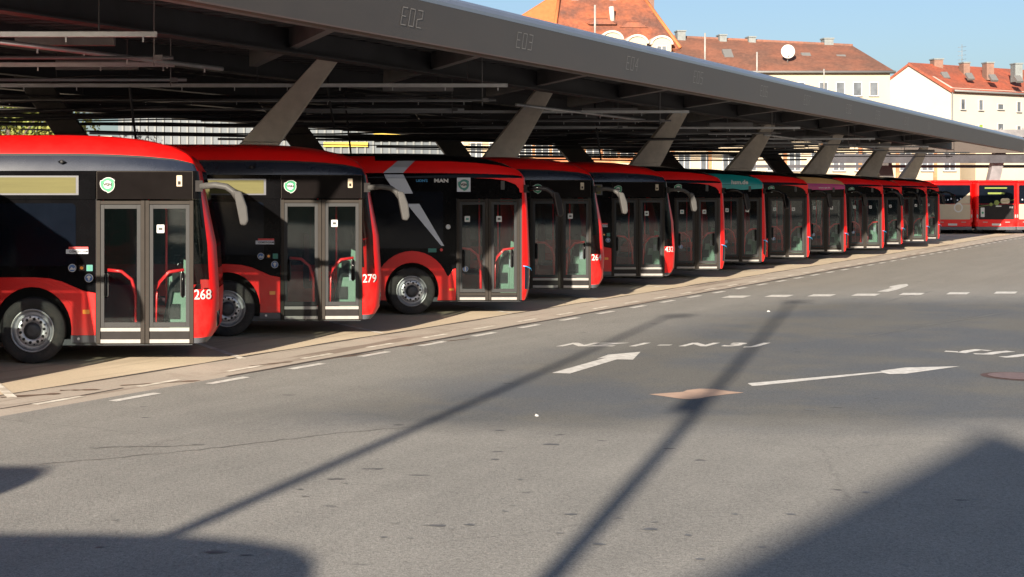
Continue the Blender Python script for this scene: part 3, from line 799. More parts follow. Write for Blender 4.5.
litter(537, 416.5, .035, 'crumpled scrap of white paper on the asphalt below the left arrow')
litter(768.5, 312, .04, 'small white scrap on the asphalt beside the tip of the right lamp shadow')

# ------------------------------------------------------------------ canopy
CF = mat('fascia_metal', (.058, .048, .042), .5, .1, var=.10, scale=.7, stretch=(1,1,3))
CAPM = mat('edge_cap_metal', (.20, .215, .25), .32, .5, var=.08, scale=1.2)
CLIP = mat('fascia_lip', (.075, .052, .045), .6)
DECK = mat('deck_dark', (.062, .060, .068), .6, var=.35, scale=.8)
STEEL = mat('girder_dark', (.040, .039, .046), .55, .2, var=.3, scale=1.5)
STEEL2 = mat('beam_grey', (.16, .155, .165), .55, .2, var=.25, scale=1.5)
RAILM = mat('rail_aluminium', (.42, .43, .46), .4, .4, var=.15, scale=3)
CONC = mat('strut_lit_steel', (.62, .56, .50), .6, .0, color2=(.46,.41,.37), mixscale=.8, var=.12, scale=5)  # pale tone holds the front row's bounced light
CONCD = mat('strut_shaded_steel', (.05, .046, .045), .6, .1, var=.3, scale=3)  # same struts in the back row, their shade put into the colour
can = empty('station_canopy', (0, 0, 0))
tag(can, 'long flat bus station canopy on slanted struts over the parked buses', 'canopy')
def ext(prof, c, d0, d1, m, nm, n=1):                 # profile (s outward, z) extruded along the row
    b = MB()
    for i in range(n):
        a0 = d0+(d1-d0)*i/n; a1 = d0+(d1-d0)*(i+1)/n
        P = []
        for d in (a0, a1):
            for s, z in prof: x, y = cl(c, d); P.append((x+.8422*s, y-.5392*s, z))
        k = len(prof)
        b.add(P, [(j, (j+1) % k, k+(j+1) % k, k+j) for j in range(k)] + ([list(range(k))[::-1]] if i == 0 else []) + ([list(range(k, 2*k))] if i == n-1 else []), m)
    return b.build(nm, can)
D0, D1 = 17.0, 83.8
fas = ext([(0,4.87),(.03,5.50),(-.10,5.50),(-.10,4.87)], 13.2, D0, D1, CF, 'fascia')
ext([(-.16,4.845),(.012,4.845),(.012,4.868),(-.16,4.868)], 13.2, D0, D1, CLIP, 'fascia_lip')
ext([(.032,5.502),(.034,5.56),(.0,5.63),(-.08,5.69),(-.25,5.72),(-.6,5.73),(-.6,5.502)], 13.2, D0, D1, CAPM, 'edge_cap')
# stencilled bay names
SEG = {'E': [((1,0),(0,0),(0,2),(1,2)), ((0,1),(.8,1))], '0': [((0,0),(1,0),(1,2),(0,2),(0,0))], '1': [((.5,0),(.5,2),(.2,1.7))], '2': [((1,0),(0,0),(0,.9),(1,1.1),(1,2),(0,2))],
       '3': [((0,0),(1,0),(1,2),(0,2)), ((.2,1),(1,1))], '4': [((.8,0),(.8,2),(0,.7),(1,.7))], '5': [((0,0),(1,0),(1,1),(0,1.1),(0,2),(1,2))], '6': [((1,2),(0,2),(0,0),(1,0),(1,1),(0,1))],
       '7': [((0,2),(1,2),(.4,0))], '8': [((0,0),(1,0),(1,2),(0,2),(0,0)), ((0,1),(1,1))], '9': [((0,0),(1,0),(1,2),(0,2),(0,1),(1,1))]}
LETM = mat('stencil_light', (.20, .19, .18), .6)
for i, u in enumerate([410, 523, 631, 697, 763, 806, 848, 877, 906, 929]):
    d = 13.2/(.64-(u-U0)/F); b = MB(); s = 'E%02d' % (i+2)
    def P(a, z, o=.034):
        x, y = cl(13.2, d); zz = 5.07+z; oo = .004+.03*(zz-4.87)/.63+.006
        a -= .34
        return (x+.5392*a+.8422*oo, y+.8422*a-.5392*oo, zz)
    for k, ch in enumerate(s):
        for st in SEG[ch]:
            for (a0, z0), (a1, z1) in zip(st, st[1:]):
                A = Vector((k*.25+a0*.155+z0*.03, z0*.135)); B = Vector((k*.25+a1*.155+z1*.03, z1*.135)); t = (B-A).normalized(); nn_ = Vector((-t.y, t.x))*.0065; A2 = A-t*.006; B2 = B+t*.006
                q = [A2+nn_, B2+nn_, B2-nn_, A2-nn_]
                b.add([P(v.x, v.y) for v in q], [(0,1,2,3)], LETM)
    b.build('bay_name', fas)
def poly_part(pts, z0, z1, m, nm): b = MB(); b.sheet(pts, z0, z1, m); return b.build(nm, can)
def clc(c, d): return cl(c, d)
poly_part([cl(13.35,D0), cl(13.35,D1), cl(34.4,D1), cl(34.4,D0)], 5.45, 5.60, DECK, 'roof_deck')
b = MB()                                                       # corrugated soffit ribs, running across the canopy
for k in range(150):
    d = D0+.3+k*.445
    if d > D1-.3: break
    a, e = cl(13.6, d), cl(34.2, d); b.box(e[0], a[0], d, d+.12, 5.40, 5.452, DECK)
o = b.build('soffit_rib', can); o['kind'] = 'stuff'
for c, z0, w, m in ((14.3, 5.0, .22, STEEL2), (17.2, 4.95, .3, STEEL), (21.5, 5.0, .3, STEEL), (26.0, 4.95, .3, STEEL), (30.2, 5.0, .3, STEEL), (34.1, 4.86, .3, STEEL)):
    ext([(-w/2,z0),(w/2,z0),(w/2,z0+.03),(.02,z0+.04),(.02,5.39),(-.02,5.39),(-.02,z0+.04),(-w/2,z0+.03)], c, D0+.2, D1-.2, m, 'girder')
for k in range(14):                                            # oblique beams reaching the front edge
    d = 22.5+k*4.55; x, y = cl(13.5, d)
    b = MB(); v = Vector((-.25, 1)).normalized()*7.5; nv = Vector((v.y, -v.x)).normalized()*.09
    A = Vector((x, y)); B = A+v
    if B.y > D1-.5: continue
    b.hexa([(A.x-nv.x,A.y-nv.y,5.12),(A.x+nv.x,A.y+nv.y,5.12),(B.x+nv.x,B.y+nv.y,5.0),(B.x-nv.x,B.y-nv.y,5.0)], [(A.x-nv.x,A.y-nv.y,5.395),(A.x+nv.x,A.y+nv.y,5.395),(B.x+nv.x,B.y+nv.y,5.395),(B.x-nv.x,B.y-nv.y,5.395)], STEEL2)
    b.build('beam', can)
# charging and cable rails hung below the deck
for k in range(13):
    d = 20.4+k*4.75; z = 4.6; c1 = 15.0 if k % 2 == 0 else 18.2
    b = MB(); x1 = .64*d-c1; x0 = x1-11
    b.box(x0, x1, d-.035, d+.035, z, z+.07, RAILM)
    q = x0+.3
    while q < x1: b.box(q, q+.02, d-.01, d+.01, z-.07, z, RAILM); q += 1.05
    for q in (x0+2, x0+6, x1-.8): b.box(q, q+.018, d-.009, d+.009, z+.07, 5.4, STEEL)
    b.build('cable_rail', can)
    d += 2.1; z = 4.52+random.uniform(-.05,.05); b = MB(); x1 = .64*d-c1-1.3; x0 = x1-13
    b.tube([(x0,d,z),(x1,d,z)], .03, RAILM if k % 2 else STEEL2, 6)
    b.box(x1-2.4, x1-.9, d+.1, d+.28, z+.2, z+.36, STEEL2); b.box(x1-.3, x1-.28, d, d+.02, z-.12, 5.4, STEEL2); b.box(x1-.30,x1-.16,d-.03,d+.05,z-.04,z+.04,STEEL2)
    b.build('cable_rail', can)
for a, e in ((18, 25.8), (36, 43.5), (54, 61)):
    b = MB(); P0, P1 = cl(17.85, a), cl(17.85, e); b.tube([(*P0, 4.62), (*P1, 4.62)], .04, RAILM, 6)
    for i in range(9):
        t = (i+.5)/9; x, y = P0[0]+(P1[0]-P0[0])*t, P0[1]+(P1[1]-P0[1])*t; b.box(x-.012, x+.012, y-.012, y+.012, 4.52, 4.6, RAILM)
    b.build('cable_rail', can)
for k in range(64):                                            # thin cables and conduits deeper under the roof
    d = random.uniform(29, 72); z = random.uniform(4.15, 4.85); x1 = .64*d-random.uniform(18, 22); x0 = x1-random.uniform(8, 15)
    b = MB(); n = 8; sag = random.uniform(0, .12); b.tube([(x0+(x1-x0)*i/n, d+random.uniform(-.02,.02)+ (i/n)*random.choice((0,1.2)), z-sag*math.sin(PI*i/n)) for i in range(n+1)], random.choice((.018,.025,.04)), STEEL, 5)
    b.build('conduit', can)
for (u, v0_, v1_, d) in ((130, 92, 141, 29.9), (328, 88, 128, 34), (345, 100, 155, 38.5), (595, 118, 160, 47)):
    p0 = at(u, v0_, d); p1 = at(u+6, v1_, d); b = MB(); b.tube([(p0.x,d,5.4),(p0.x,d,p0.z),(p1.x,d,p1.z)], .028, STEEL, 6); b.build('hanging_cable', can)
# slanted struts: front row with bounce light in its colour, back row with shade
def strut(d, ub, vb, ut, vt, wb, wt, m, nm, zb=0.0, th=.42):
    B = at(ub, vb, d); T = at(ut, vt, d); wb = wb*d/F/2; wt = wt*d/F/2
    k = (T.x-B.x)/(T.z-B.z); kw = (wt-wb)/(T.z-B.z)
    def row(z): x = B.x+k*(z-B.z); w = max(.1, wb+kw*(z-B.z)); w = min(w, wb*1.15); return [(x-w, d, z), (x+w, d, z), (x+w, d+th, z), (x-w, d+th, z)]
    b = MB(); b.hexa(row(zb), row(B.z), m); b.hexa(row(B.z+.002), row(5.42), m)
    b.box(B.x+k*(0-B.z)-.7, B.x+k*(0-B.z)+.7, d-.1, d+th+.1, 0.01, .12, CONC)
    return b.build(nm, can, .02)
for d, ub, vb, ut, vt, wb, wt in ((29.75,261,142,336,49,40,20),(38.6,498,161,550,83,35,17),(47.6,647,163,685,106,30,13),(56.3,741,168,772.5,122,25,11),(65,815,173,838,136,24,11),(73.6,868,175,886,145,20,9),(82.2,909,177,923,152,16,8)):
    strut(d, ub, vb, ut, vt, wb, wt, CONC, 'strut')
for d, ub, vb, ut, vt, w in ((34.3,69,133,51,107,32),(43.2,309,150,290,124,31),(52,459,156,443,134,25),(60.5,581,160,566,143,24),(69,669,163,655,147,22),(77,783,170,772,156,17)):
    strut(d, ub, vb, ut, vt, w, w, CONCD, 'strut')
# upright poles on the canopy roof
for (u, v0_, v1_) in ((595,5,38),(705,33,62),(757,52,74),(824,69,92)):
    d = 13.9/(.64-(u-U0)/F); T = at(u, v0_, d); b = MB(); b.tube([(T.x,d,5.6),(T.x,d,T.z)], .022, BAR, 6); b.build('lightning_rod', can)
# second canopy at the far right
can2 = empty('far_canopy', (0,0,0)); tag(can2, 'lower continuation of the grey canopy at the far right over the buses seen from behind', 'canopy')
def pp(nm, m, *a): b = MB(); b.box(*a, m); b.build(nm, can2)
pp('girder', STEEL, 34, 80, 98.4, 98.7, 4.55, 5.15); pp('girder', STEEL, 30, 80, 102, 102.3, 4.3, 4.5)
pp('fascia', CF, 38.5, 80, 98, 98.3, 5.2, 5.95); pp('edge_cap', CAPM, 38.5, 80, 97.95, 98.6, 5.952, 6.15); pp('roof_deck', DECK, 38.5, 80, 98.3, 100.5, 5.7, 5.9)
for x, dd in ((40.6, 101), (45.6, 99), (52, 99)):
    b = MB(); b.hexa([(x-.9,dd,0),(x-.1,dd,0),(x-.1,dd+.5,0),(x-.9,dd+.5,0)], [(x-.1+(.5 if x>41 else -1.8),dd,5.72),(x+.9+(.2 if x>41 else -1.8),dd,5.72),(x+.9+(.2 if x>41 else -1.8),dd+.5,5.72),(x-.1+(.5 if x>41 else -1.8),dd+.5,5.72)], STEEL2 if x > 41 else CONCD); b.build('strut', can2)

# ------------------------------------------------------------------ buildings behind
def tiles(name, c1, c2):
    m = mat(name, c1, .8, color2=c2, mixscale=.45, var=.3, scale=3.5, bump=.4, bscale=9)
    return m
TILE1 = tiles('old_roof_tiles', (.24, .070, .032), (.09, .040, .030)); TILE1B = mat('orange_new_tiles', (.38, .11, .035), .8, var=.15, scale=3)
TILE2 = tiles('brown_red_tiles', (.165, .065, .040), (.11, .052, .036)); TILE3 = tiles('bright_red_tiles', (.27, .062, .030), (.19, .055, .032))
PLC = mat('cream_plaster', (.36, .30, .22), .85, var=.06, scale=.4); PLW = mat('white_plaster', (.38, .35, .31), .85, var=.05, scale=.4)
PLY = mat('pale_yellow_plaster', (.36, .28, .19), .85, var=.06, scale=.4)
BRK = mat('orange_brick', (.27, .10, .045), .85, color2=(.33,.18,.09), mixscale=.5, var=.2, scale=5)
WIN = mat('window_glass', (.085, .095, .11), .12, var=.5, scale=.7); WFR = mat('window_frame_white', (.40, .39, .37), .5)
LIMEC = mat('lime_curtain', (.20, .30, .03), .6)
CHIM = mat('chimney_metal', (.13, .145, .15), .6, var=.2); CHB = mat('chimney_brick', (.15, .085, .065), .85, var=.2)
GUT = mat('gutter_zinc', (.16, .16, .16), .5, .3)
def window(P, n, w, h, parent, split=2, gm=None):     # P lower left on the wall, n = unit right vector
    up = Vector((0,0,1)); o = n.cross(up).normalized()
    if o.y > 0: o = -o
    def q(a, z, f): return P+n*a+up*z+o*f
    b = MB()
    for a0, a1, z0, z1 in ((-.06, w+.06, -.06, .0), (-.06, w+.06, h, h+.06), (-.06, 0, 0, h), (w, w+.06, 0, h)) + tuple((w*k/split-.035, w*k/split+.035, 0, h) for k in range(1, split)):
        b.hexa([q(a0,z0,.02), q(a1,z0,.02), q(a1,z0,.09), q(a0,z0,.09)], [q(a0,z1,.02), q(a1,z1,.02), q(a1,z1,.09), q(a0,z1,.09)], WFR)
    b.hexa([q(-.1,-.12,.02), q(w+.1,-.12,.02), q(w+.1,-.12,.16), q(-.1,-.12,.16)], [q(-.1,-.065,.02), q(w+.1,-.065,.02), q(w+.1,-.065,.16), q(-.1,-.065,.16)], GUT)
    o_ = b.build('window', parent)
    g = MB(); g.hexa([q(0,0,.01), q(w,0,.01), q(w,0,.04), q(0,0,.04)], [q(0,h,.01), q(w,h,.01), q(w,h,.04), q(0,h,.04)], gm or WIN); g.build('pane', o_)
def face(pts, m, nm, parent, th=.2):
    pts = [Vector(p) for p in pts]; n = (pts[1]-pts[0]).cross(pts[2]-pts[0]).normalized()
    if n.y > 0: n = -n
    b = MB(); b.hexa(pts, [p-n*th for p in pts], m); return b.build(nm, parent)
def chimney(u, v, w, h, d, m, parent, z1=None):
    p = at(u, v, d); ww = w*d/F/2; hh = h*d/F; b = MB()
    b.box(p.x-ww, p.x+ww, d-.4, d+.6, p.z-hh-1.2, p.z, m); b.box(p.x-ww*1.15, p.x+ww*1.15, d-.5, d+.7, p.z+.002, p.z+.12, CHIM)
    b.build('chimney', parent)
def G(p): return Vector((p.x, p.y, 0))
# B: long house with the brown red roof
B_ = empty('long_house', (40,132,0)); tag(B_, 'long cream house with a brown-red tiled roof and a white satellite dish', 'house')
dB = 130
e0, e1 = at(650, 66, dB), at(890, 77.5, dB); r0, r1 = at(650, 36, dB+7), at(853, 46, dB+6)
e0.z = e1.z = (e0.z+e1.z)/2
face([e0+Vector((0,-.4,0)), e1+Vector((.3,-.4,0)), r1, r0], TILE2, 'roof', B_)
face([r0, r1, e1+Vector((.3,13,0)), e0+Vector((0,13,0))], TILE2, 'roof', B_)
face([G(e0), G(e1), e1, e0], PLC, 'wall', B_, .4)
b = MB(); b.hexa([G(e1), G(e1)+Vector((0,13,0)), G(e1)+Vector((-.3,13,0)), G(e1)+Vector((-.3,.41,0))], [e1, e1+Vector((0,13,0)), e1+Vector((-.3,13,0)), e1+Vector((-.3,.41,0))], PLC); b.build('wall', B_)
face([e1+Vector((0,.1,0)), e1+Vector((0,12.8,0)), r1-Vector((0,0,.2))], TILE2, 'hip', B_, .1)
b = MB(); b.tube([e0+Vector((0,-.45,-.05)), e1+Vector((.3,-.45,-.05))], .11, GUT, 8); b.build('gutter', B_)
for u in (722, 741, 760, 780, 800, 823, 840, 857, 873.5):
    for row in range(4):
        z = e0.z-1.35-3.0*row-1.0
        x = (u-U0)/F*dB
        gm = WIN
        window(Vector((x-.32, dB, z+.3)), Vector((1,0,0)), .66, 1.1, B_, 1)
for u, v, w, h in ((680.5,32,8,8),(722,36,7,4),(751,38,7,4),(827.5,39.5,9,7)): chimney(u, v, w, h, dB+6.5, CHIM, B_)
for u, v in ((727.5,55.5),(806.5,59),(842,61)):
    p = at(u, v, dB+3); b = MB(); sl = (r0.z-e0.z)/7
    b.hexa([(p.x-.4,p.y-.4,p.z-.35),(p.x+.4,p.y-.4,p.z-.35),(p.x+.4,p.y+.5,p.z+.45),(p.x-.4,p.y+.5,p.z+.45)], [(p.x-.4,p.y-.6,p.z-.2),(p.x+.4,p.y-.6,p.z-.2),(p.x+.4,p.y+.3,p.z+.6),(p.x-.4,p.y+.3,p.z+.6)], GUT); o=b.build('skylight', B_)
p = at(788, 51.5, dB+1.0); b = MB(); b.lathe([(.0001,.14),(.25,.12),(.45,.06),(.60,-.03),(.61,-.01),(.45,.09),(.0001,.18)], (p.x, p.y, p.z), WFR, 24)
b.tube([(p.x,p.y+.15,p.z),(p.x+.1,p.y+.4,p.z-.9),(p.x+.1,p.y+1.2,p.z-1.0)], .05, GUT); b.tube([(p.x,p.y-.05,p.z-.5),(p.x,p.y-.45,p.z-.1)], .025, GUT)
tag(b.build('satellite_dish'), 'round white satellite dish on the brown-red tiled roof', 'satellite dish')
# A: villa with orange roof and arched dormers
A_ = empty('brick_villa', (22,120,0)); tag(A_, 'orange brick building with a steep patchy orange roof and round-topped cream dormers', 'building')
dA = 120
eA0, eA1 = at(470, 47, dA), at(680, 50, dA); eA0.z = eA1.z = at(600, 49, dA).z
rz = at(600, -8, dA+6).z
x0, x1 = eA0.x, eA1.x
R0, R1 = Vector((at(560,0,dA+6).x, dA+6, rz)), Vector((at(640,0,dA+6).x, dA+6, rz))
face([eA0, Vector((at(556,0,dA).x,dA,eA0.z)), R0], TILE1B, 'roof', A_)
face([Vector((at(556,0,dA).x+.001,dA,eA0.z)), eA1, R1, R0], TILE1, 'roof', A_)
face([eA1, eA1+Vector((0,12,0)), R1], TILE1, 'roof', A_, .1); face([eA0, eA0+Vector((0,12,0)), R0], TILE1B, 'roof', A_, .1)
b = MB(); b.box(x0+.3, x1-.3, dA+.3, dA+12, 0, eA0.z, BRK); b.build('wall', A_)
b = MB(); b.tube([Vector((at(552,0,dA).x, dA+.0, eA0.z+.1)), R0+Vector((0,-.1,.05))], .14, TILE1B, 6); b.tube([eA1+Vector((0,-.1,.1)), R1], .14, TILE1B, 6); b.tube([R0, R1], .2, TILE1B, 6); b.build('ridge', A_)
for u, v in ((612,39.5),(637,43.5),(661.5,44.5)):
    p = at(u, v, dA-.6); b = MB(); w = .78
    P = [(-w,-1.1),(w,-1.1)]+[(w*math.cos(t), w*.75*math.sin(t)) for t in [PI*i/12 for i in range(13)]]
    b.hexa([(p.x+a, p.y, p.z+c) for a, c in P], [(p.x+a, p.y+2.5, p.z+c) for a, c in P], PLC)
    P2 = [(1.18*w*math.cos(t), .93*w*math.sin(t)) for t in [PI*i/12 for i in range(13)]]; P1 = [(w*.98*math.cos(t), w*.72*math.sin(t)) for t in [PI*i/12 for i in range(13)]]
    for i in range(12):
        b.hexa([(p.x+a, p.y-.15, p.z+c) for a, c in (P1[i],P2[i],P2[i+1],P1[i+1])], [(p.x+a, p.y+2.4, p.z+c) for a, c in (P1[i],P2[i],P2[i+1],P1[i+1])], PLW)
    o = b.build('dormer', A_); window(Vector((p.x-.35, p.y, p.z-1.0)), Vector((1,0,0)), .7, .85, o, 2)
for u in (574, 612): chimney(u, -1, 7, 6, dA+5.5, CHIM, A_)
chimney(646, -8, 14, 14, dA+7.5, CHB, A_)
for u, v in ((602,21),(633,24)):
    p = at(u, v, dA+2.4); b = MB(); b.hexa([(p.x-1.1,p.y-.3,p.z-.3),(p.x+1.1,p.y-.3,p.z-.3),(p.x+1.6,p.y+1.2,p.z+.2),(p.x-1.6,p.y+1.2,p.z+.2)], [(p.x-.5,p.y-.3,p.z+.1),(p.x+.5,p.y-.3,p.z+.1),(p.x+.6,p.y+1.2,p.z+.45),(p.x-.6,p.y+1.2,p.z+.45)], TILE1); o = b.build('dormer', A_)
p = at(612.5, 14, dA+3); b = MB(); b.tube([(p.x,p.y,p.z-.6),(p.x-.1,p.y,p.z+.6)], .2, WFR, 10); b.build('vent_pipe', A_)
for u in range(508, 670, 17):
    for k, z in enumerate((5.6, 9.2)):
        x = (u-U0)/F*(dA+.3); window(Vector((x-.5, dA+.3, z)), Vector((1,0,0)), 1.0, 1.7, A_, 2)
b = MB(); b.box(x0+.2, x1-.2, dA+.05, dA+.298, 8.0, 8.4, PLC); b.box(x0+.2, x1-.2, dA+.05, dA+.298, 4.7, 5.0, PLC); b.build('cornice', A_)
# C: white gabled house with bright red roof
C_ = empty('white_gabled_house', (50,125,0)); tag(C_, 'white plastered house with a blank gable wall and bright red tiled roof', 'house')
cR = at(951, 87.5, 138); cL = at(869, 87.5, 146); cL.z = cR.z; pk = at(910, 63, 142)
fr = at(1075, 93.8, 147); fr.z = cR.z; rr_ = pk+(fr-cR); 
face([G(cL), G(cR), cR, pk, cL], PLW, 'gable_wall', C_, .3)
face([G(cR), G(fr), fr, cR], PLW, 'wall', C_, .3)
dv = (fr-cR).normalized(); ov = (cR-cL).normalized()
face([cR+ov*.35-dv*.25-Vector((0,0,.25)), fr+ov*.35-Vector((0,0,.25)), rr_+Vector((0,0,.05)), pk-dv*.25+Vector((0,0,.05))], TILE3, 'roof', C_, .25)
bL = cL; bFr = cL+(fr-cR)
b = MB(); b.hexa([pk-dv*.2, rr_, bFr, bL], [pk-dv*.2-Vector((0,0,.25)), rr_-Vector((0,0,.25)), bFr-Vector((0,0,.25)), bL-Vector((0,0,.25))], TILE3); b.build('roof', C_)
b = MB(); b.tube([cR+ov*.4-Vector((0,0,.3)), fr+ov*.4-Vector((0,0,.3))], .1, GUT, 8); b.tube([cR+ov*.1+Vector((0,-.1,-.2)), G(cR)+ov*.1+Vector((0,-.1,0))], .06, GUT, 8); b.build('gutter', C_)
L = (fr-cR).length
for u, kind in ((961.5,1),(978,1),(996.5,2),(1014,1),(1032,1)):
    t = (u-951)/(1075-951); base = cR+(fr-cR)*(t*1.04)
    for row in range(4):
        w, h = (.55, .9) if kind == 1 else (.8, .9 if row else .45)
        z = cR.z-1.95-2.3*row + (.15 if kind == 2 else 0)
        window(Vector((base.x, base.y, z))-dv*(w/2)+Vector((0,0,0)), dv, w, h, C_, 1, LIMEC if (u == 978 and row == 1) else WIN)
for u, v, w, h in ((937,60,11,7),(965,63.5,8,4),(988.5,63.5,9,6),(1017,64.5,9,7)): chimney(u, v, w*.8, h*.7, 143.5, CHB if u < 1000 else CHIM, C_)
for u, v in ((944,76),(968.5,77),(992,78.5),(1017,79.5)):
    p = at(u, v, 141); b = MB(); b.hexa([(p.x-.3,p.y-.5,p.z-.35),(p.x+.3,p.y-.5,p.z-.35),(p.x+.3,p.y+.2,p.z+.25),(p.x-.3,p.y+.2,p.z+.25)], [(p.x-.3,p.y-.7,p.z-.2),(p.x+.3,p.y-.7,p.z-.2),(p.x+.3,p.y+.0,p.z+.4),(p.x-.3,p.y+.0,p.z+.4)], GUT); b.build('skylight', C_)
p = at(962, 62, 145); b = MB(); b.tube([(p.x,p.y,p.z-.5),(p.x,p.y,p.z+1.7)], .025, GUT, 5)
for k in range(4): b.tube([(p.x-.4,p.y,p.z+.2+.4*k),(p.x+.4,p.y,p.z+.3+.4*k)], .015, GUT, 4)
b.build('aerial', C_)
# yellowish stair bay on C
# D: house just left of C (cream, hidden partly)
# low buildings seen through the gap under the canopy
def block(nm, lab, cat, u0, u1, d, ztop, m, depth=8):
    r = empty(nm, ((u0+u1)/2-300, d, 0)); r.location = (((u0+u1)/2-U0)/F*d, d, 0); tag(r, lab, cat)
    x0 = (u0-u1)/2/F*d; b = MB(); b.box(x0, -x0, 0, depth, 0, ztop, m); b.build('wall', r); return r, x0
CORR = mat('corrugated_cladding', (.06, .072, .085), .5, .2, var=.1, scale=1); CORL = mat('cladding_rib', (.105, .115, .12), .5)
r, x0 = block('corrugated_hall', 'pale grey hall with vertical ribs seen under the canopy above the second bus', 'hall', 118, 452, 78, 7.6, CORR)
b = MB(); x = x0+.2
while x < -x0: b.box(x, x+.10, -.08, .0, .1, 7.5, CORL); x += .42
b.build('cladding_rib', r)
YB = mat('yellow_sign', (.36, .26, .02), .5, var=.1); 
b = MB(); b.box(4.6, 8.2, -.2, -.09, 5.25, 5.65, YB); b.box(2.0, 4.3, -.2, -.09, 4.95, 5.2, YB); b.box(4.9,5.6,-.23,-.2,5.32,5.5,PBLACK); b.box(6.6,7.8,-.23,-.2,5.35,5.55,PBLACK); b.build('sign_board', r)
b = MB(); b.box(x0, x0+5.5, -.3, -.09, 4.0, 4.6, CORR); b.box(x0+.1, x0+4.4, -.15, -.085, 2.5, 3.9, WIN); b.build('window_band', r)
r, x0 = block('beige_house', 'beige house front seen under the canopy left of the brick building', 'house', 440, 520, 100, 8.5, PLY)
for k in range(4): window(Vector((x0+.8+k*1.25, 0, 4.6)), Vector((1,0,0)), .7, 1.3, r, 2)
r, x0 = block('cream_terrace', 'long cream plastered terrace seen under the canopy above the far buses', 'house', 668, 960, 112, 8.0, PLC)
for k in range(13): window(Vector((x0+.8+k*1.65, 0, 4.3)), Vector((1,0,0)), .8, 1.3, r, 2)
b = MB(); 
for k in range(8): b.box(x0+.2+k*2.8, x0+.45+k*2.8, -.12, .0, .1, 7.9, BRK)
b.build('pilaster', r)
# low dark roof in front of the white house
r = empty('dark_flat_roof', (48,112,0)); tag(r, 'dark flat roof edge with short posts in front of the white house at the right edge', 'roof')
p0, p1 = at(968,129.5,110), at(1060,129.5,110)
b = MB(); b.box(p0.x-48, p1.x-48, -2, 6, p0.z-.55, p0.z, STEEL2); b.build('roof', r)
b = MB(); b.box(p0.x-47, p1.x-48.5, -1, 5.5, -0, p0.z-.551, PLC); b.build('wall', r)
for k in range(4): b = MB(); b.tube([(p0.x-48+2.2+k*1.6,-1.9,p0.z-.4),(p0.x-48+2.5+k*1.6,-1.9,p0.z+.1)], .05, BAR, 6); b.build('post', r)

# ------------------------------------------------------------------ trees behind
LEAF = mat('foliage', (.10, .13, .02), .7, color2=(.17, .16, .03), mixscale=.8, var=.4, scale=3); BARK = mat('bark', (.08, .06, .045), .9, var=.3)
def tree(u, v, d, rad, h, label):
    p = at(u, v, d); root = empty('leafy_tree', (p.x, d, 0)); tag(root, label, 'tree', 'trees behind the bus station')
    b = MB(); b.tube([(0,0,0),(.05,0,h*.3),(0,.1,h*.7)], .22, BARK, 8, .08)
    for k in range(7):
        a = k*2.4; b.tube([(0,0,h*(.3+.05*k)), (rad*.6*math.cos(a), rad*.6*math.sin(a), h*(.5+.05*k))], .08, BARK, 5, .03)
    b.build('trunk', root)
    b = MB(); cl_ = [(random.uniform(-1,1)*rad*.7, random.uniform(-1,1)*rad*.7, h*random.uniform(.4,.95), random.uniform(.25,.45)*rad) for _ in range(24)]
    for k in range(5200):
        cx_, cy_, cz_, r = random.choice(cl_); v3 = Vector((random.gauss(0,1), random.gauss(0,1), random.gauss(0,.8))).normalized()*r*random.uniform(.6,1.05)
        c = Vector((cx_,cy_,cz_))+v3; a = Vector((random.gauss(0,1),random.gauss(0,1),random.gauss(0,1))).normalized(); e = a.cross(v3).normalized(); s = random.uniform(.06,.13)
        b.add([c+a*s, c+e*s*.7, c-a*s, c-e*s*.7], [(0,1,2,3)], LEAF)
    b.build('crown', root)
tree(8, 115, 66, 2.6, 7.6, 'yellow-green tree under the canopy edge at the far left')
tree(44, 118, 72, 2.6, 7.4, 'yellow-green tree right of the leftmost tree, before the dark strut')
r, x0 = block('white_shed', 'low whitewashed wall behind the trees at the far left', 'wall', -60, 112, 80, 5.6, PLW)

# ------------------------------------------------------------------ things outside the frame that throw the shadows
def lamp(sx, sd, hz, lean, arm, label, box=None):
    # (sx, sd) is where the lamp head's shadow falls
    t = hz/SUNM; x, y = sx-SUNX*t, sd-t
    root = empty('street_lamp', (x, y, 0)); tag(root, label, 'street lamp', 'street lamps whose shadows cross the asphalt')
    b = MB(); b.tube([(lean,0,0),(lean*.5,0,hz*.5),(0,0,hz)], .105, GUT, 12, .055); b.build('pole', root)
    b = MB(); b.tube([(0,0,hz-.1),(arm*.5,.1,hz+.08),(arm,.2,hz+.1)], .05, GUT, 8); b.build('arm', root)
    b = MB(); b.box(arm-.1, arm+.45, .08, .34, hz+.02, hz+.16, GUT); b.build('lamp_head', root, .04)
    if box: b = MB(); b.box(-.30+lean*.45, .0+lean*.45, -.12, .12, box, box+.38, GUT); b.build('control_box', root, .02)
lamp(7.27, 29.9, 11.2, -.45, .1, 'street lamp known by its long shadow that starts in the lower left corner')
lamp(11.1, 33.9, 12.2, 1.0, .0, 'tall street lamp, known by its long shadow crossing the pink patch', 6.95)
# sign added out of view as a guessed caster for the left edge shadow
t = 3.1/SUNM; sx_, sy_ = -3.35-SUNX*t, 12.5-t
root = empty('added_shadow_sign', (sx_, sy_, 0)); tag(root, 'unseen round-cornered sign added to cast the blunt shadow at the left edge', 'sign')
b = MB(); b.slab(rrect(-1.1, 1.0, 2.50, 3.42, .45, 8), -.03, .03, SILV); b.build('sign_panel', root)
b = MB(); b.tube([(-.9,.08,0),(-.9,.08,3.3)], .04, GUT, 8); b.build('post', root)
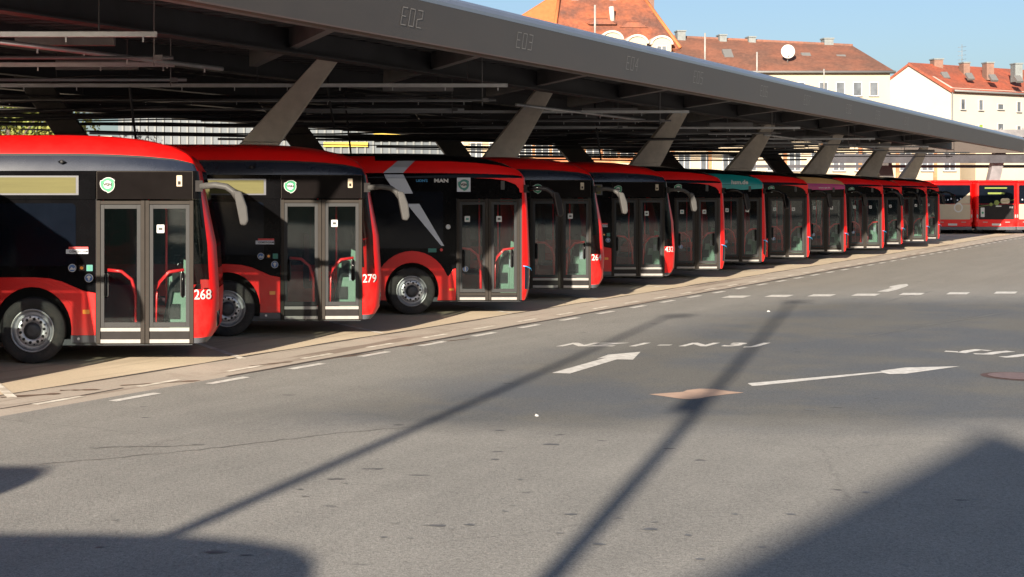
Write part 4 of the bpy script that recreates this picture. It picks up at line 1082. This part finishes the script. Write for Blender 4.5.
# gabled house behind the viewer
hy = -24.0; t = 15.4-hy; pkx = 7.15-SUNX*t; pkz = SUNM*t
root = empty('gabled_house', (pkx, hy, 0)); tag(root, 'gabled house behind the viewer, known by its pointed shadow at the lower right', 'house')
t2 = 9.62-hy; qx = 2.82-SUNX*t2-pkx; qz = SUNM*t2; sl = (pkz-qz)/(-qx)
wd = 5.6; ez = pkz-sl*wd*.98
b = MB(); b.hexa([(-wd,0,0),(wd,0,0),(wd,0,ez),(0,0,pkz-.15),(-wd,0,ez)][::-1], [(-wd,-10,0),(wd,-10,0),(wd,-10,ez),(0,-10,pkz-.15),(-wd,-10,ez)][::-1], PLC); H_ = b.build('wall', root)
b = MB(); b.hexa([(-wd-.3,.2,ez-.3*sl),(0,.2,pkz-.14),(0,.2,pkz),(-wd-.3,.2,ez-.3*sl+.14)], [(-wd-.3,-10.2,ez-.3*sl),(0,-10.2,pkz-.14),(0,-10.2,pkz),(-wd-.3,-10.2,ez-.3*sl+.14)], TILE2)
b.hexa([(wd+.3,.2,ez-.3*sl),(0.001,.2,pkz-.14),(0.001,.2,pkz),(wd+.3,.2,ez-.3*sl+.14)], [(wd+.3,-10.2,ez-.3*sl),(.001,-10.2,pkz-.14),(.001,-10.2,pkz),(wd+.3,-10.2,ez-.3*sl+.14)], TILE2); b.build('roof', root)
for k in range(3):
    for z in (1.2, 4.2, 7.0):
        b = MB(); b.box(-3.6+2.9*k, -2.4+2.9*k, 0.0, .05, z, z+1.4, WIN); b.build('window', root)
        

for R0_ in (A_, B_, C_):
    for c in D.objects:
        if c.parent == R0_: c.location = -R0_.location

for k, (xa, xb, yy, hh, mm) in enumerate(((-150,-62,-80,12.5,PLY),(-50,-14,-88,13.5,PLC),(2,60,-84,12.0,BRK),(70,150,-70,12.0,PLC))):  # unseen blocks added to keep the bright horizon out of bus reflections
    root = empty('added_apartment_block', ((xa+xb)/2, yy, 0)); hw = (xb-xa)/2
    b = MB(); b.box(-hw, hw, -10, 0, 0, hh-3, mm); b.build('wall', root)
    b = MB(); b.hexa([(-hw-.3,.3,hh-3.02),(hw+.3,.3,hh-3.02),(hw+.3,-10.3,hh-3.02),(-hw-.3,-10.3,hh-3.02)], [(-hw+2,-4.5,hh),(hw-2,-4.5,hh),(hw-2,-5.5,hh),(-hw+2,-5.5,hh)], TILE2); b.build('roof', root)
    for q in range(int(hw*2/9)):
        for z in (1.2, 4.2, 7.0):
            b = MB(); b.box(-hw+2+q*9, -hw+3.4+q*9, 0, .06, z, z+1.4, WIN); b.build('window', root)
    tag(root, ('pale yellow','cream','orange brick','second cream')[k]+' apartment block added unseen behind the viewer to darken reflections', 'apartment block', 'apartment blocks added behind the viewer')

# ------------------------------------------------------------------ light, sky, camera
el = math.atan2(SUNM, math.hypot(1, SUNX))
w = D.worlds.new('World'); scene.world = w; w.use_nodes = True
n, l = w.node_tree.nodes, w.node_tree.links
bg = n['Background']; sky = n.new('ShaderNodeTexSky'); sky.sky_type = 'NISHITA'; sky.sun_disc = False
sky.sun_elevation = el; sky.sun_rotation = math.atan2(-SUNX, -1); sky.altitude = 0; sky.air_density = .8; sky.dust_density = 2.1; sky.ozone_density = 2.0
l.new(sky.outputs[0], bg.inputs[0]); bg.inputs[1].default_value = .05
sd = D.lights.new('sun', 'SUN'); sd.energy = 5.0; sd.angle = math.radians(.53); sd.color = (1, .88, .72)
so = D.objects.new('sun', sd); col.objects.link(so)
so.rotation_euler = Vector((SUNX, 1, -SUNM)).to_track_quat('-Z', 'Y').to_euler(); so.location = (-20, -40, 30)
cam = D.cameras.new('camera'); co = D.objects.new('camera', cam); col.objects.link(co); scene.camera = co
co.location = (0, 0, HC); co.rotation_euler = (PI/2, 0, 0)
cam.sensor_width = 36; cam.lens = F/1024*36; cam.shift_x = (512-U0)/1024; cam.shift_y = -(288.5-V0)/1024; cam.clip_end = 3000; cam.clip_start = .1
scene.view_settings.view_transform = 'Standard'; scene.view_settings.look = 'None'; scene.view_settings.exposure = 1.65; scene.view_settings.gamma = 1
scene.render.resolution_x = 1024; scene.render.resolution_y = 577
scene.cycles.max_bounces = 8; scene.cycles.transparent_max_bounces = 12
